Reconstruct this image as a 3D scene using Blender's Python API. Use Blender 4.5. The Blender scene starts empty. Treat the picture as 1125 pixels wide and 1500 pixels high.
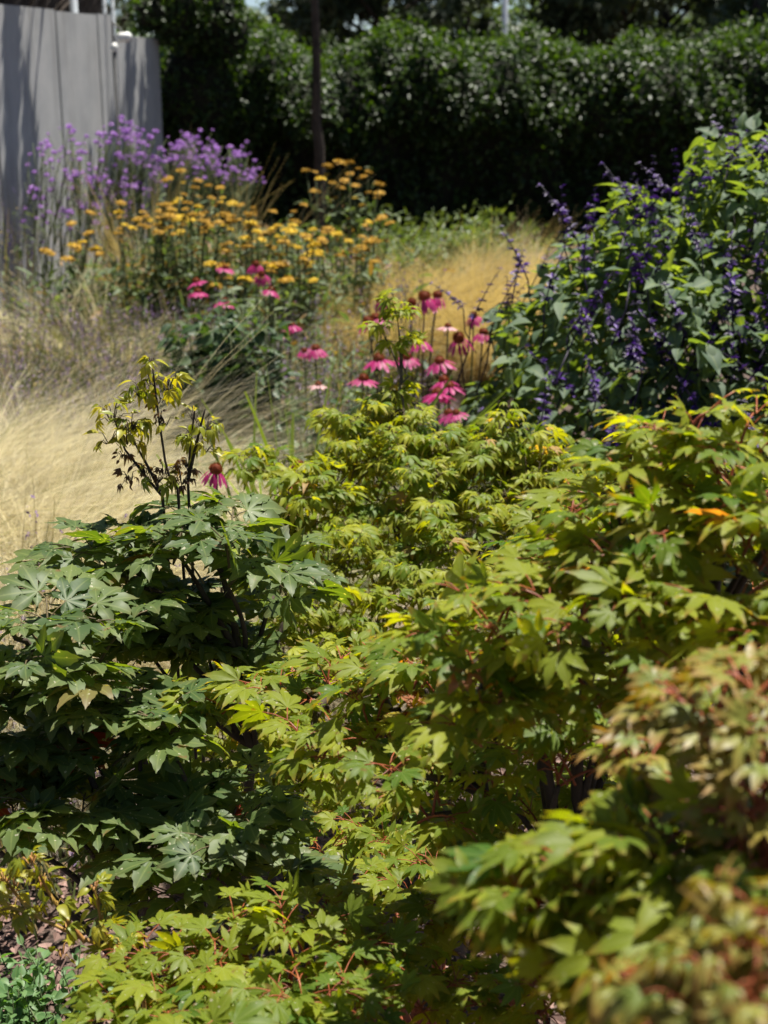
import bpy, math, random
import numpy as np
from mathutils import Vector

# ------------------------------------------------------------------ camera, sky, sun, exposure
S = bpy.context.scene
COL = S.collection
CAM_H, PITCH, LENS = 1.6, 17.4, 50.0
cd = bpy.data.cameras.new('camera'); cam = bpy.data.objects.new('camera', cd); COL.objects.link(cam)
cam.location = (0, 0, CAM_H); cam.rotation_euler = (math.radians(90 - PITCH), 0, 0)
cd.sensor_fit = 'VERTICAL'; cd.sensor_height = 36.0; cd.sensor_width = 27.0; cd.lens = LENS
cd.clip_start = 0.05; cd.clip_end = 2000
cd.dof.use_dof = True; cd.dof.focus_distance = 2.0; cd.dof.aperture_fstop = 7.0
S.camera = cam
SUN = Vector((0.20, 0.24, 0.95)).normalized()          # towards the sun: high, behind the hedge, a little to the right
elev = math.asin(SUN.z); az = math.atan2(SUN.x, SUN.y)
w = bpy.data.worlds.new('World'); S.world = w; w.use_nodes = True
nt = w.node_tree; nt.nodes.clear()
sky = nt.nodes.new('ShaderNodeTexSky'); sky.sky_type = 'NISHITA'; sky.sun_disc = False
sky.sun_elevation = elev; sky.sun_rotation = az; sky.air_density = .6; sky.dust_density = .25
bg = nt.nodes.new('ShaderNodeBackground'); bg.inputs['Strength'].default_value = 0.05
ow = nt.nodes.new('ShaderNodeOutputWorld')
nt.links.new(sky.outputs[0], bg.inputs[0]); nt.links.new(bg.outputs[0], ow.inputs[0])
ld = bpy.data.lights.new('sun', 'SUN'); ld.energy = 5.0; ld.angle = math.radians(0.5); ld.color = (1.0, 0.955, 0.87)
lo = bpy.data.objects.new('sun', ld); COL.objects.link(lo)
lo.rotation_euler = SUN.to_track_quat('Z', 'Y').to_euler(); lo.location = (0, 0, 20)
S.view_settings.view_transform = 'Standard'; S.view_settings.look = 'None'
S.view_settings.exposure = 1.15; S.view_settings.gamma = 1.0
S.render.engine = 'CYCLES'
S.cycles.max_bounces = 4; S.cycles.diffuse_bounces = 1; S.cycles.glossy_bounces = 2; S.cycles.transmission_bounces = 4
S.cycles.use_denoising = True; S.cycles.sample_clamp_indirect = 6.0

R = np.random.default_rng(11)
random.seed(5)
cp, sp = math.cos(math.radians(PITCH)), math.sin(math.radians(PITCH))
FPX = 1500 * LENS / 36.0
def ray(px, py):
    u, v = (px - 562.5) / FPX, (750 - py) / FPX
    return np.array([u, cp + v * sp, -sp + v * cp])
def at(px, py, Y):                                     # the point at distance Y ahead seen at a photo position
    d = ray(px, py); return d * (Y / d[1]) + np.array([0, 0, CAM_H])
def ground_x(px, Y): return (px - 562.5) / FPX * Y * 1.05
U = lambda a, b, n=None: R.uniform(a, b, n)
def unit(v): return v / np.maximum(np.linalg.norm(v, axis=-1, keepdims=True), 1e-9)

# ------------------------------------------------------------------ objects
def tag(o, label=None, cat=None, group=None, kind=None):
    for k, v in (('label', label), ('category', cat), ('group', group), ('kind', kind)):
        if v: o[k] = v
    return o
def thing(name, loc, label, cat, group=None):
    o = bpy.data.objects.new(name, None); COL.objects.link(o); o.location = loc; o.empty_display_size = .05
    return tag(o, label, cat, group)
class MB:
    """collects triangles and a 4-channel attribute, builds ONE mesh object"""
    def __init__(s): s.V, s.T, s.C, s.n = [], [], [], 0
    def add(s, V, T, C=None):
        V = np.asarray(V, float); T = np.asarray(T, int)
        if len(V) == 0: return
        s.V.append(V); s.T.append(T + s.n); s.n += len(V)
        if C is None: C = np.tile([0., 0., .5, 0.], (len(V), 1))
        s.C.append(np.asarray(C, float))
    def mesh(s, name, mat, origin=(0, 0, 0), smooth=True):
        me = bpy.data.meshes.new(name)
        V = np.concatenate(s.V) - np.asarray(origin, float); T = np.concatenate(s.T); C = np.concatenate(s.C)
        me.vertices.add(len(V)); me.vertices.foreach_set('co', V.astype(np.float32).ravel())
        me.loops.add(T.size); me.loops.foreach_set('vertex_index', T.astype(np.int32).ravel())
        me.polygons.add(len(T)); me.polygons.foreach_set('loop_start', np.arange(0, T.size, 3, dtype=np.int32))
        me.polygons.foreach_set('loop_total', np.full(len(T), 3, np.int32))
        me.polygons.foreach_set('use_smooth', np.full(len(T), smooth))
        a = me.attributes.new('lf', 'FLOAT_COLOR', 'POINT'); a.data.foreach_set('color', C.astype(np.float32).ravel())
        me.materials.append(mat); me.update(); me.validate()
        return me
    def build(s, name, mat, parent=None, smooth=True, origin=None):
        o0 = origin if origin is not None else (parent.location if parent is not None else (0, 0, 0))
        if parent is not None and parent.parent is not None and origin is None: o0 = parent.parent.location
        o = bpy.data.objects.new(name, s.mesh(name, mat, tuple(o0), smooth)); COL.objects.link(o)
        if parent is not None: o.parent = parent
        return o
def put(name, me, parent, loc=(0, 0, 0), rot=(0, 0, 0), sc=1.0):
    o = bpy.data.objects.new(name, me); COL.objects.link(o); o.parent = parent
    o.location = loc; o.rotation_euler = rot; o.scale = (sc, sc, sc) if np.isscalar(sc) else sc
    return o

# ------------------------------------------------------------------ shape helpers
def tube(mb, pts, r0, r1=None, sides=6, c=(0, 0, .5, 0), wob=0.0):
    P = np.asarray(pts, float); n = len(P)
    r1 = r0 if r1 is None else r1
    rr = np.linspace(r0, r1, n) if np.isscalar(r0) else np.asarray(r0)
    if wob: rr = rr * (1 + R.normal(0, wob, n))
    Tn = unit(np.gradient(P, axis=0)); ref = np.array([.31, .77, .2]) if abs(Tn[0] @ unit(np.array([.31, .77, .2]))) < .9 else np.array([1., 0, 0])
    A = unit(np.cross(Tn, ref)); B = np.cross(Tn, A)
    th = np.linspace(0, 2 * math.pi, sides, endpoint=False)
    V = P[:, None] + rr[:, None, None] * (A[:, None] * np.cos(th)[None, :, None] + B[:, None] * np.sin(th)[None, :, None])
    i, j = np.meshgrid(np.arange(n - 1), np.arange(sides), indexing='ij'); a = i * sides + j; b = i * sides + (j + 1) % sides
    T = np.concatenate([np.stack([a, b, b + sides], -1).reshape(-1, 3), np.stack([a, b + sides, a + sides], -1).reshape(-1, 3)])
    V = V.reshape(-1, 3)
    V = np.concatenate([V, P[-1:]]); k = len(V) - 1; base = (n - 1) * sides
    T = np.concatenate([T, np.stack([base + np.arange(sides), base + (np.arange(sides) + 1) % sides, np.full(sides, k)], -1)])
    C = np.tile(np.asarray(c, float), (len(V), 1)); C[:-1, 1] = np.repeat(np.linspace(0, 1, n), sides); C[-1, 1] = 1
    mb.add(V, T, C)
def bez(p0, p1, p2, n=8):
    t = np.linspace(0, 1, n)[:, None]; p0, p1, p2 = map(np.asarray, (p0, p1, p2))
    return (1 - t) ** 2 * p0 + 2 * t * (1 - t) * p1 + t * t * p2
def box(mb, x0, x1, y0, y1, z0, z1, M=None, o=(0, 0, 0)):
    V = np.array([[x, y, z] for z in (z0, z1) for y in (y0, y1) for x in (x0, x1)], float)
    F = [(0, 2, 3, 1), (4, 5, 7, 6), (0, 1, 5, 4), (2, 6, 7, 3), (0, 4, 6, 2), (1, 3, 7, 5)]
    if M is not None: V = V @ np.asarray(M).T
    V = V + np.asarray(o); VV, TT = [], []
    for f in F:
        k = len(VV); VV += [V[i] for i in f]; TT += [(k, k + 1, k + 2), (k, k + 2, k + 3)]
    mb.add(np.array(VV), np.array(TT))
def frames(tip, nrm):
    y = unit(tip); z = nrm - (nrm * y).sum(-1, keepdims=True) * y; z = unit(z); x = np.cross(y, z)
    return np.stack([x, y, z], -1)
def scatter(mb, tmpl, pos, Rm, sc, rnd, age):
    """copies of a leaf template into one mesh: channels rib, tip, random, age"""
    V, T, A = tmpl; n, k = len(pos), len(V)
    if n == 0: return
    W = np.einsum('nij,kj->nki', Rm, V) * np.asarray(sc).reshape(-1, 1, 1) + pos[:, None]
    C = np.empty((n, k, 4)); C[..., 0] = A[None, :, 0]; C[..., 1] = A[None, :, 1]; C[..., 2] = np.asarray(rnd)[:, None]; C[..., 3] = np.asarray(age)[:, None]
    mb.add(W.reshape(-1, 3), (T[None] + (np.arange(n) * k)[:, None, None]).reshape(-1, 3), C.reshape(-1, 4))
def scatter_mix(mb, tmpls, pos, Rm, sc, rnd, age):
    w_ = R.integers(0, len(tmpls), len(pos))
    for i, t in enumerate(tmpls):
        m = w_ == i
        scatter(mb, t, pos[m], Rm[m], sc[m], rnd[m], age[m])
def palmate(lobes, sinus=.38, wid=.2, fold=.25, droop=.25, curl=.2, wmax=.56):
    """maple leaf, petiole joint at the origin, middle lobe along +Y, length 1"""
    V, T, A = [], [], []
    lobes = sorted(lobes); angs = [math.radians(a) for a, l in lobes]; L = [l for a, l in lobes]; n = len(lobes)
    cuts = [angs[0] - .42] + [(angs[i] + angs[i + 1]) / 2 for i in range(n - 1)] + [angs[-1] + .42]
    cr = [.10] + [sinus * .5 * (L[i] + L[i + 1]) * (1 + random.uniform(-.1, .1)) for i in range(n - 1)] + [.10]
    pol = lambda a, r: np.array([math.sin(a) * r, math.cos(a) * r])
    for i in range(n):
        a, l = angs[i], L[i]; d = pol(a, 1); p = np.array([d[1], -d[0]]); wd = wid * l * random.uniform(.9, 1.12)
        bend = random.uniform(-.05, .05); dr = droop * random.uniform(.6, 1.5); cu = curl * random.uniform(0, 1.6)
        tw_, ph_ = random.uniform(-.3, .3), random.uniform(0, 6)
        def P(r, s, e):                                # r along the lobe, s sideways, e = 1 on the edge
            f_ = r / l; q = d * r + p * (s + bend * f_ ** 2 * l)
            z = fold * abs(s) * (1.2 - .7 * f_) + tw_ * s * f_ - dr * r * r - cu * max(0, f_ - .5) ** 2 * l + e * .018 * math.sin(f_ * 11 + ph_)
            return (q[0], q[1], z)
        F = [0, .42, .52, .61, .70, .79, .87, .94]; prof = [0, .93, 1.0, .95, .78, .56, .33, .14]; k0 = len(V)
        V.append(P(0, 0, 0)); A.append((1, 0))
        for f_ in [.3] + F[1:] + [1.0]: V.append(P(f_ * l, 0, 0)); A.append((1, f_))
        nF = len(F)
        for side, cut, rr in ((-1, cuts[i], cr[i]), (1, cuts[i + 1], cr[i + 1])):
            k = len(V); s2 = pol(cut, rr); V.append(P(s2 @ d, s2 @ p, 1)); A.append((0, rr / l))
            for q_, (f_, ww) in enumerate(zip(F[1:], prof[1:])):
                V.append(P((f_ + (.012 if q_ % 2 else -.012)) * l, side * wd * ww * (1.05 if q_ % 2 else .94), 1)); A.append((0, f_))
            tri = [(k0, k, k0 + 1)]
            for q_ in range(nF - 1): tri += [(k0 + 1 + q_, k + q_, k + q_ + 1), (k0 + 1 + q_, k + q_ + 1, k0 + 2 + q_)]
            tri.append((k0 + nF, k + nF - 1, k0 + nF + 1))
            T += tri if side < 0 else [(x, z, y) for x, y, z in tri]
    V = np.array(V); V[:, 2] -= 0
    return V, np.array(T), np.array(A)
def simple_leaf(wid=.32, fold=.3, droop=.4, wmax=.4, segs=5, tipw=0.0):
    V, T, A = [], [], []
    for i in range(segs + 1):
        t = i / segs; ww = wid * math.sin(math.pi * min(1, t ** (math.log(.5) / math.log(wmax)))) + tipw * t
        z0 = -droop * t * t
        for s in (-1, 0, 1): V.append((s * ww * .5 * 2 * .5, t, z0 + fold * abs(s) * ww * .5)); A.append((0 if s else 1, t))
    for i in range(segs):
        a = i * 3
        for s in (0, 1): T += [(a + s, a + s + 1, a + s + 4), (a + s, a + s + 4, a + s + 3)]
    return np.array(V, float), np.array(T), np.array(A, float)
def blades(mb, base, direc, length, bend, width, seg=5, rnd=None, age=None):
    n = len(base); s = np.linspace(0, 1, seg)
    P = base[:, None] + direc[:, None] * (length[:, None] * s)[..., None] + bend[:, None] * (s ** 2)[None, :, None] * length[:, None, None]
    P[..., 2] = np.where(P[..., 2] < .012, .012 + .02 * R.random(P[..., 2].shape), P[..., 2])
    tn = unit(np.gradient(P, axis=1)); side = unit(np.cross(tn, R.normal(0, 1, (n, 1, 3)) + np.array([0, .9, .3])))
    ww = width[:, None] * (1 - s * .85)[None]
    Lf, Rt = P - side * ww[..., None] / 2, P + side * ww[..., None] / 2
    V = np.stack([Lf, Rt], 2).reshape(n, seg * 2, 3)
    t = []
    for i in range(seg - 1): t += [(2 * i, 2 * i + 1, 2 * i + 3), (2 * i, 2 * i + 3, 2 * i + 2)]
    C = np.zeros((n, seg * 2, 4)); C[..., 1] = np.repeat(s, 2)[None]
    C[..., 2] = (U(0, 1, n) if rnd is None else rnd)[:, None]; C[..., 3] = (0 if age is None else age)[..., None] if age is not None else 0
    mb.add(V.reshape(-1, 3), (np.array(t)[None] + (np.arange(n) * seg * 2)[:, None, None]).reshape(-1, 3), C.reshape(-1, 4))

# ------------------------------------------------------------------ materials
def new_mat(name):
    m = bpy.data.materials.new(name); m.use_nodes = True; t = m.node_tree; t.nodes.clear(); return m, t
def N(t, typ, **kw):
    n = t.nodes.new(typ)
    for k, v in kw.items():
        if k in ('operation', 'blend_type', 'data_type', 'attribute_name', 'interpolation_type', 'noise_dimensions', 'clamp_factor'): setattr(n, k, v)
        else: n.inputs[k].default_value = v
    return n
def mixc(t, fac, a, b, mode='MIX'):
    n = t.nodes.new('ShaderNodeMixRGB'); n.blend_type = mode
    for s, v in ((0, fac), (1, a), (2, b)):
        if hasattr(v, 'links') or isinstance(v, bpy.types.NodeSocket): t.links.new(v, n.inputs[s])
        else: n.inputs[s].default_value = v if np.isscalar(v) else (*v, 1) if len(v) == 3 else v
    return n.outputs[0]
def ramp(t, x, a, b, lo=0., hi=1.):
    n = t.nodes.new('ShaderNodeMapRange'); n.interpolation_type = 'SMOOTHSTEP'
    t.links.new(x, n.inputs[0])
    for i, v in ((1, a), (2, b), (3, lo), (4, hi)): n.inputs[i].default_value = v
    return n.outputs[0]
def mul(t, a, b):
    n = t.nodes.new('ShaderNodeMath'); n.operation = 'MULTIPLY'
    for s, v in ((0, a), (1, b)):
        if isinstance(v, bpy.types.NodeSocket): t.links.new(v, n.inputs[s])
        else: n.inputs[s].default_value = v
    return n.outputs[0]
def leaf_mat(name, c0, c1, tip=None, trans=.4, tcol=(2.2, 1.9, .55), rough=.42, spec=.4, tip_at=(.55, 1.05), tip_amt=1.0, rib=.4, var=.4, old=None, nscale=9.0, speck=False):
    """c0..c1 by the leaf's random channel, tip colour towards lobe ends on aged leaves, light passes through"""
    m, t = new_mat(name)
    at_ = t.nodes.new('ShaderNodeAttribute'); at_.attribute_name = 'lf'
    sp_ = t.nodes.new('ShaderNodeSeparateColor'); t.links.new(at_.outputs['Color'], sp_.inputs[0])
    rb, tp, rn, ag = sp_.outputs[0], sp_.outputs[1], sp_.outputs[2], at_.outputs['Alpha']
    col = mixc(t, rn, c0, c1)
    if old is not None: col = mixc(t, ramp(t, ag, .86, .93), col, old)
    if tip is not None: col = mixc(t, mul(t, mul(t, ramp(t, tp, *tip_at), ag), tip_amt), col, tip)
    if rib: col = mixc(t, mul(t, ramp(t, rb, .8, 1.0), rib), col, mixc(t, .5, col, (.32, .36, .12)))
    tc = t.nodes.new('ShaderNodeTexCoord'); ns = N(t, 'ShaderNodeTexNoise', Scale=nscale, Detail=4.0, Roughness=.6); t.links.new(tc.outputs['Object'], ns.inputs['Vector'])
    col = mixc(t, var, col, mixc(t, 1.0, col, mixc(t, ns.outputs['Fac'], (.45, .5, .5), (1.5, 1.45, 1.4)), 'MULTIPLY'))
    n2 = N(t, 'ShaderNodeTexNoise', Scale=150.0, Detail=1.0); t.links.new(tc.outputs['Object'], n2.inputs['Vector'])
    if speck: col = mixc(t, mul(t, ramp(t, n2.outputs['Fac'], .70, .74), .8), col, (.42, .40, .30)); n3 = N(t, 'ShaderNodeTexNoise', Scale=45.0, Detail=3.0); t.links.new(tc.outputs['Object'], n3.inputs['Vector']); col = mixc(t, mul(t, ramp(t, n3.outputs['Fac'], .66, .74), .7), col, (.16, .08, .03))
    p = N(t, 'ShaderNodeBsdfPrincipled', Roughness=rough); p.inputs['Specular IOR Level'].default_value = spec
    t.links.new(col, p.inputs['Base Color'])
    out = t.nodes.new('ShaderNodeOutputMaterial')
    if trans > 0:
        tr = t.nodes.new('ShaderNodeBsdfTranslucent'); t.links.new(mixc(t, 1.0, col, tcol, 'MULTIPLY'), tr.inputs[0])
        mx = t.nodes.new('ShaderNodeMixShader'); mx.inputs[0].default_value = trans
        t.links.new(p.outputs[0], mx.inputs[1]); t.links.new(tr.outputs[0], mx.inputs[2]); t.links.new(mx.outputs[0], out.inputs[0])
    else: t.links.new(p.outputs[0], out.inputs[0])
    return m
def solid_mat(name, c0, c1, scale=12., rough=.8, bump=.3, stretch=(1, 1, 1), spec=.3, metal=0., detail=6., dist=.01):
    m, t = new_mat(name); tc = t.nodes.new('ShaderNodeTexCoord'); mp = t.nodes.new('ShaderNodeMapping'); mp.inputs['Scale'].default_value = stretch
    t.links.new(tc.outputs['Object'], mp.inputs[0]); ns = N(t, 'ShaderNodeTexNoise', Scale=scale, Detail=detail, Roughness=.65); t.links.new(mp.outputs[0], ns.inputs['Vector'])
    p = N(t, 'ShaderNodeBsdfPrincipled', Roughness=rough, Metallic=metal); p.inputs['Specular IOR Level'].default_value = spec
    t.links.new(mixc(t, ramp(t, ns.outputs['Fac'], .3, .7), c0, c1), p.inputs['Base Color'])
    if bump:
        b = N(t, 'ShaderNodeBump', Strength=bump, Distance=dist); t.links.new(ns.outputs['Fac'], b.inputs['Height']); t.links.new(b.outputs[0], p.inputs['Normal'])
    out = t.nodes.new('ShaderNodeOutputMaterial'); t.links.new(p.outputs[0], out.inputs[0]); return m

M = {}
M['maple_dark'] = leaf_mat('dark_maple_leaf', (.042, .080, .024), (.12, .160, .048), tip=(.20, .12, .05), trans=.34, tcol=(3.0, 2.9, .3), rough=.5, spec=.28, old=(.20, .028, .014), tip_amt=.4, speck=True)
M['maple_mid'] = leaf_mat('small_maple_leaf', (.075, .145, .014), (.31, .325, .028), tip=(.34, .19, .04), trans=.45, tcol=(2.3, 2.0, .25), rough=.5, spec=.2, old=(.36, .24, .10), tip_amt=.7)
M['maple_lime'] = leaf_mat('lime_maple_leaf', (.05, .115, .014), (.25, .275, .024), tip=(.32, .12, .03), trans=.46, tcol=(2.5, 2.2, .2), rough=.5, spec=.2, old=(.33, .13, .07), tip_at=(.68, 1.02), tip_amt=.9, speck=True)
M['maple_pink'] = leaf_mat('pink_maple_leaf', (.12, .17, .03), (.27, .25, .04), tip=(.29, .12, .04), trans=.35, tcol=(1.8, 1.4, .4), rough=.45, spec=.35, old=(.28, .14, .09), tip_at=(.25, .9), tip_amt=.9)
M['lime_shoot'] = leaf_mat('lime_shoot_leaf', (.17, .22, .02), (.38, .34, .03), tip=(.34, .18, .05), trans=.45, tcol=(1.9, 1.7, .3), rough=.4, old=(.07, .03, .02), tip_amt=.6)
M['bark_dark'] = solid_mat('dark_bark', (.025, .018, .013), (.075, .055, .04), 30, .85, .6, (1, 1, .25))
M['bark_green'] = solid_mat('green_brown_twig', (.06, .045, .02), (.12, .09, .04), 40, .6, .3)
M['twig_red'] = solid_mat('red_twig', (.16, .03, .015), (.30, .09, .03), 30, .45, .2)
M['twig_yellow'] = solid_mat('yellow_twig', (.28, .12, .04), (.36, .27, .05), 14, .45, .2)
M['sage'] = leaf_mat('sage_leaf', (.07, .115, .068), (.125, .175, .10), trans=.40, tcol=(2.7, 2.5, .25), rough=.6, spec=.25, tip=None, rib=.5)
M['sage_flower'] = leaf_mat('indigo_flower', (.014, .008, .028), (.095, .032, .25), trans=.2, tcol=(1.3, 1.0, 1.5), rough=.5, rib=0, nscale=30)
M['stem_dark'] = solid_mat('purple_stem', (.03, .02, .03), (.06, .05, .04), 20, .6, 0)
M['stem_green'] = solid_mat('green_stem', (.06, .085, .035), (.11, .13, .05), 20, .6, 0)
M['stem_brown'] = solid_mat('brown_stem', (.07, .045, .025), (.13, .09, .05), 20, .7, 0)
M['straw'] = leaf_mat('straw_blade', (.46, .39, .23), (.82, .76, .60), tip=(.86, .82, .68), trans=.5, tcol=(1.25, 1.2, .95), rough=.55, rib=0, tip_amt=.8, old=(.22, .22, .06), var=.3, nscale=5)
M['gold'] = leaf_mat('gold_blade', (.42, .33, .15), (.62, .52, .29), tip=(.72, .63, .40), trans=.40, tcol=(1.3, 1.15, .6), rough=.55, rib=0, tip_amt=.7, old=(.16, .20, .05), var=.4, nscale=4)
M['grass_green'] = leaf_mat('green_blade', (.10, .17, .03), (.22, .27, .05), trans=.45, tcol=(1.8, 1.9, .4), rough=.4, rib=.2)
M['catmint'] = leaf_mat('grey_green_leaf', (.055, .07, .035), (.15, .16, .085), tip=None, trans=.35, tcol=(1.5, 1.6, .8), rough=.65, rib=0, old=(.34, .25, .13))
M['catmint_flower'] = leaf_mat('mauve_flower', (.17, .12, .17), (.30, .22, .33), trans=.35, tcol=(1.3, 1.1, 1.5), rough=.6, rib=0)
M['verbena'] = leaf_mat('violet_flower', (.30, .12, .44), (.52, .27, .66), trans=.35, tcol=(1.2, 1.1, 1.4), rough=.6, rib=0, nscale=40, var=.5)
M['yarrow_amber'] = leaf_mat('amber_flower', (.31, .155, .005), (.50, .30, .010), trans=.15, tcol=(1.2, 1.1, .6), rough=.7, rib=0, nscale=40, var=.6)
M['yarrow_yellow'] = leaf_mat('yellow_flower', (.56, .36, .01), (.66, .45, .015), trans=.2, tcol=(1.2, 1.1, .6), rough=.7, rib=0, nscale=40, var=.5)
M['yarrow_leaf'] = leaf_mat('yarrow_leaf', (.07, .11, .045), (.13, .17, .07), trans=.35, tcol=(1.8, 1.8, .6), rough=.6, rib=0, old=(.22, .13, .05))
M['petal'] = leaf_mat('pink_petal', (.37, .016, .125), (.46, .045, .19), tip=(.44, .09, .22), trans=.38, tcol=(1.25, 1.0, 1.15), rough=.5, rib=0, nscale=30, var=.3)
M['petal_pale'] = leaf_mat('pale_pink_petal', (.66, .36, .40), (.70, .44, .44), trans=.38, tcol=(1.2, 1.0, 1.05), rough=.5, rib=0)
M['cone'] = leaf_mat('rust_cone', (.14, .025, .010), (.44, .10, .015), tip=(.55, .17, .02), trans=0, rough=.7, rib=0, nscale=120, var=.6, tip_at=(.2, .8))
M['cone'].node_tree.nodes  # keep
M['cone_leaf'] = leaf_mat('coneflower_leaf', (.022, .05, .018), (.055, .095, .038), trans=.3, tcol=(2.2, 2.2, .5), rough=.5, spec=.3, rib=.3)
M['hedge'] = leaf_mat('glossy_hedge_leaf', (.010, .024, .006), (.044, .078, .017), trans=.3, tcol=(2.4, 2.6, .35), rough=.42, spec=.26, rib=0, tip=(.10, .13, .03), tip_amt=.7)
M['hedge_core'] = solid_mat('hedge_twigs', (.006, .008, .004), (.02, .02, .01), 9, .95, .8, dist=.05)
M['pine'] = leaf_mat('pine_needles', (.028, .045, .020), (.06, .085, .032), trans=.2, tcol=(1.8, 1.8, .6), rough=.6, rib=0)
M['far_green'] = leaf_mat('far_tree_leaf', (.05, .085, .025), (.095, .13, .04), trans=.3, tcol=(1.8, 1.9, .5), rough=.5, rib=0)
M['feather'] = leaf_mat('feathery_leaf', (.07, .12, .03), (.15, .19, .05), trans=.35, tcol=(1.8, 1.8, .5), rough=.5, rib=0)
M['weed'] = leaf_mat('weed_leaf', (.07, .15, .05), (.13, .22, .08), trans=.35, tcol=(1.9, 2.1, .5), rough=.5, rib=.3)
M['metal_pale'] = solid_mat('galvanised_metal', (.42, .45, .47), (.52, .55, .57), 6, .45, 0, metal=.3)
M['lamp_white'] = solid_mat('white_enamel', (.78, .78, .74), (.84, .84, .8), 8, .4, 0)
M['lamp_dark'] = solid_mat('dark_steel', (.05, .05, .052), (.08, .08, .08), 8, .5, 0)
M['brush'] = leaf_mat('brushwood', (.045, .038, .036), (.11, .09, .08), trans=0, rough=.85, rib=0, var=.6, nscale=12)
M['chip'] = leaf_mat('bark_chip', (.13, .075, .06), (.30, .19, .16), trans=0, rough=.85, rib=0, var=.6, nscale=60)

def mat_ground():
    m, t = new_mat('mulch_soil'); tc = t.nodes.new('ShaderNodeTexCoord')
    n1 = N(t, 'ShaderNodeTexNoise', Scale=90., Detail=6., Roughness=.7); n2 = N(t, 'ShaderNodeTexNoise', Scale=2.2, Detail=4.)
    v = N(t, 'ShaderNodeTexVoronoi', Scale=70.)
    for n in (n1, n2, v): t.links.new(tc.outputs['Object'], n.inputs['Vector'])
    c = mixc(t, ramp(t, n1.outputs['Fac'], .35, .68), (.035, .022, .016), (.16, .10, .08))
    c = mixc(t, ramp(t, n2.outputs['Fac'], .35, .7), c, mixc(t, .5, c, (.10, .075, .05)))
    p = N(t, 'ShaderNodeBsdfPrincipled', Roughness=.92); t.links.new(c, p.inputs['Base Color'])
    b = N(t, 'ShaderNodeBump', Strength=.9, Distance=.02); t.links.new(v.outputs['Distance'], b.inputs['Height']); t.links.new(b.outputs[0], p.inputs['Normal'])
    o = t.nodes.new('ShaderNodeOutputMaterial'); t.links.new(p.outputs[0], o.inputs[0]); return m
def mat_concrete():
    m, t = new_mat('board_cast_concrete'); tc = t.nodes.new('ShaderNodeTexCoord')
    mp = t.nodes.new('ShaderNodeMapping'); mp.inputs['Scale'].default_value = (1, 6, .5); t.links.new(tc.outputs['Object'], mp.inputs[0])
    n1 = N(t, 'ShaderNodeTexNoise', Scale=3., Detail=8., Roughness=.65); n2 = N(t, 'ShaderNodeTexNoise', Scale=2.2, Detail=5., Roughness=.6); n3 = N(t, 'ShaderNodeTexNoise', Scale=140., Detail=3.)
    t.links.new(tc.outputs['Object'], n1.inputs['Vector']); t.links.new(mp.outputs[0], n2.inputs['Vector']); t.links.new(tc.outputs['Object'], n3.inputs['Vector'])
    c = mixc(t, ramp(t, n1.outputs['Fac'], .3, .7), (.33, .335, .335), (.43, .427, .417))
    c = mixc(t, mul(t, ramp(t, n2.outputs['Fac'], .48, .72), .6), c, (.22, .215, .20))
    c = mixc(t, mul(t, n3.outputs['Fac'], .2), c, (.3, .3, .3))
    p = N(t, 'ShaderNodeBsdfPrincipled', Roughness=.85); t.links.new(c, p.inputs['Base Color'])
    b = N(t, 'ShaderNodeBump', Strength=.15, Distance=.01); t.links.new(n3.outputs['Fac'], b.inputs['Height']); t.links.new(b.outputs[0], p.inputs['Normal'])
    o = t.nodes.new('ShaderNodeOutputMaterial'); t.links.new(p.outputs[0], o.inputs[0]); return m
M['ground'] = mat_ground(); M['concrete'] = mat_concrete()

# ------------------------------------------------------------------ leaf templates
T_BROAD = [palmate([(0, 1), (38, .95), (-38, .95), (78, .78), (-78, .78), (118, .42), (-118, .42)], .42, .20, .28, .02 + .22 * random.random(), .3, .48) for _ in range(6)]
T_LIME = [palmate([(0, 1), (34, .93), (-34, .93), (70, .72), (-70, .72), (108, .40), (-108, .40)], .30, .155, .3, .05 + .25 * random.random(), .35, .5) for _ in range(6)]
T_SMALL = [palmate([(0, 1), (36, .92), (-36, .92), (76, .68), (-76, .68)], .26, .15, .35, .25 + .35 * random.random(), .5, .5) for _ in range(5)]
T_CURL = [palmate([(0, 1), (34, .9), (-34, .9), (74, .6), (-74, .6)], .32, .2, .9, .8, 1.3, .5) for _ in range(4)]
T_OVATE = [simple_leaf(.55, .35, d, .38, 5) for d in (.1, .25, .45)]
T_SAGE = [simple_leaf(.66, .35, d, .34, 5) for d in (.12, .3, .5)]
T_HEDGE = [simple_leaf(.46, .3, d, .5, 3) for d in (.05, .2)]
T_TINY = [simple_leaf(.5, .2, .2, .45, 2)]
T_LANCE = [simple_leaf(.26, .3, d, .4, 4) for d in (.15, .4)]
T_PETAL = simple_leaf(.24, .15, 0, .6, 3)

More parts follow.
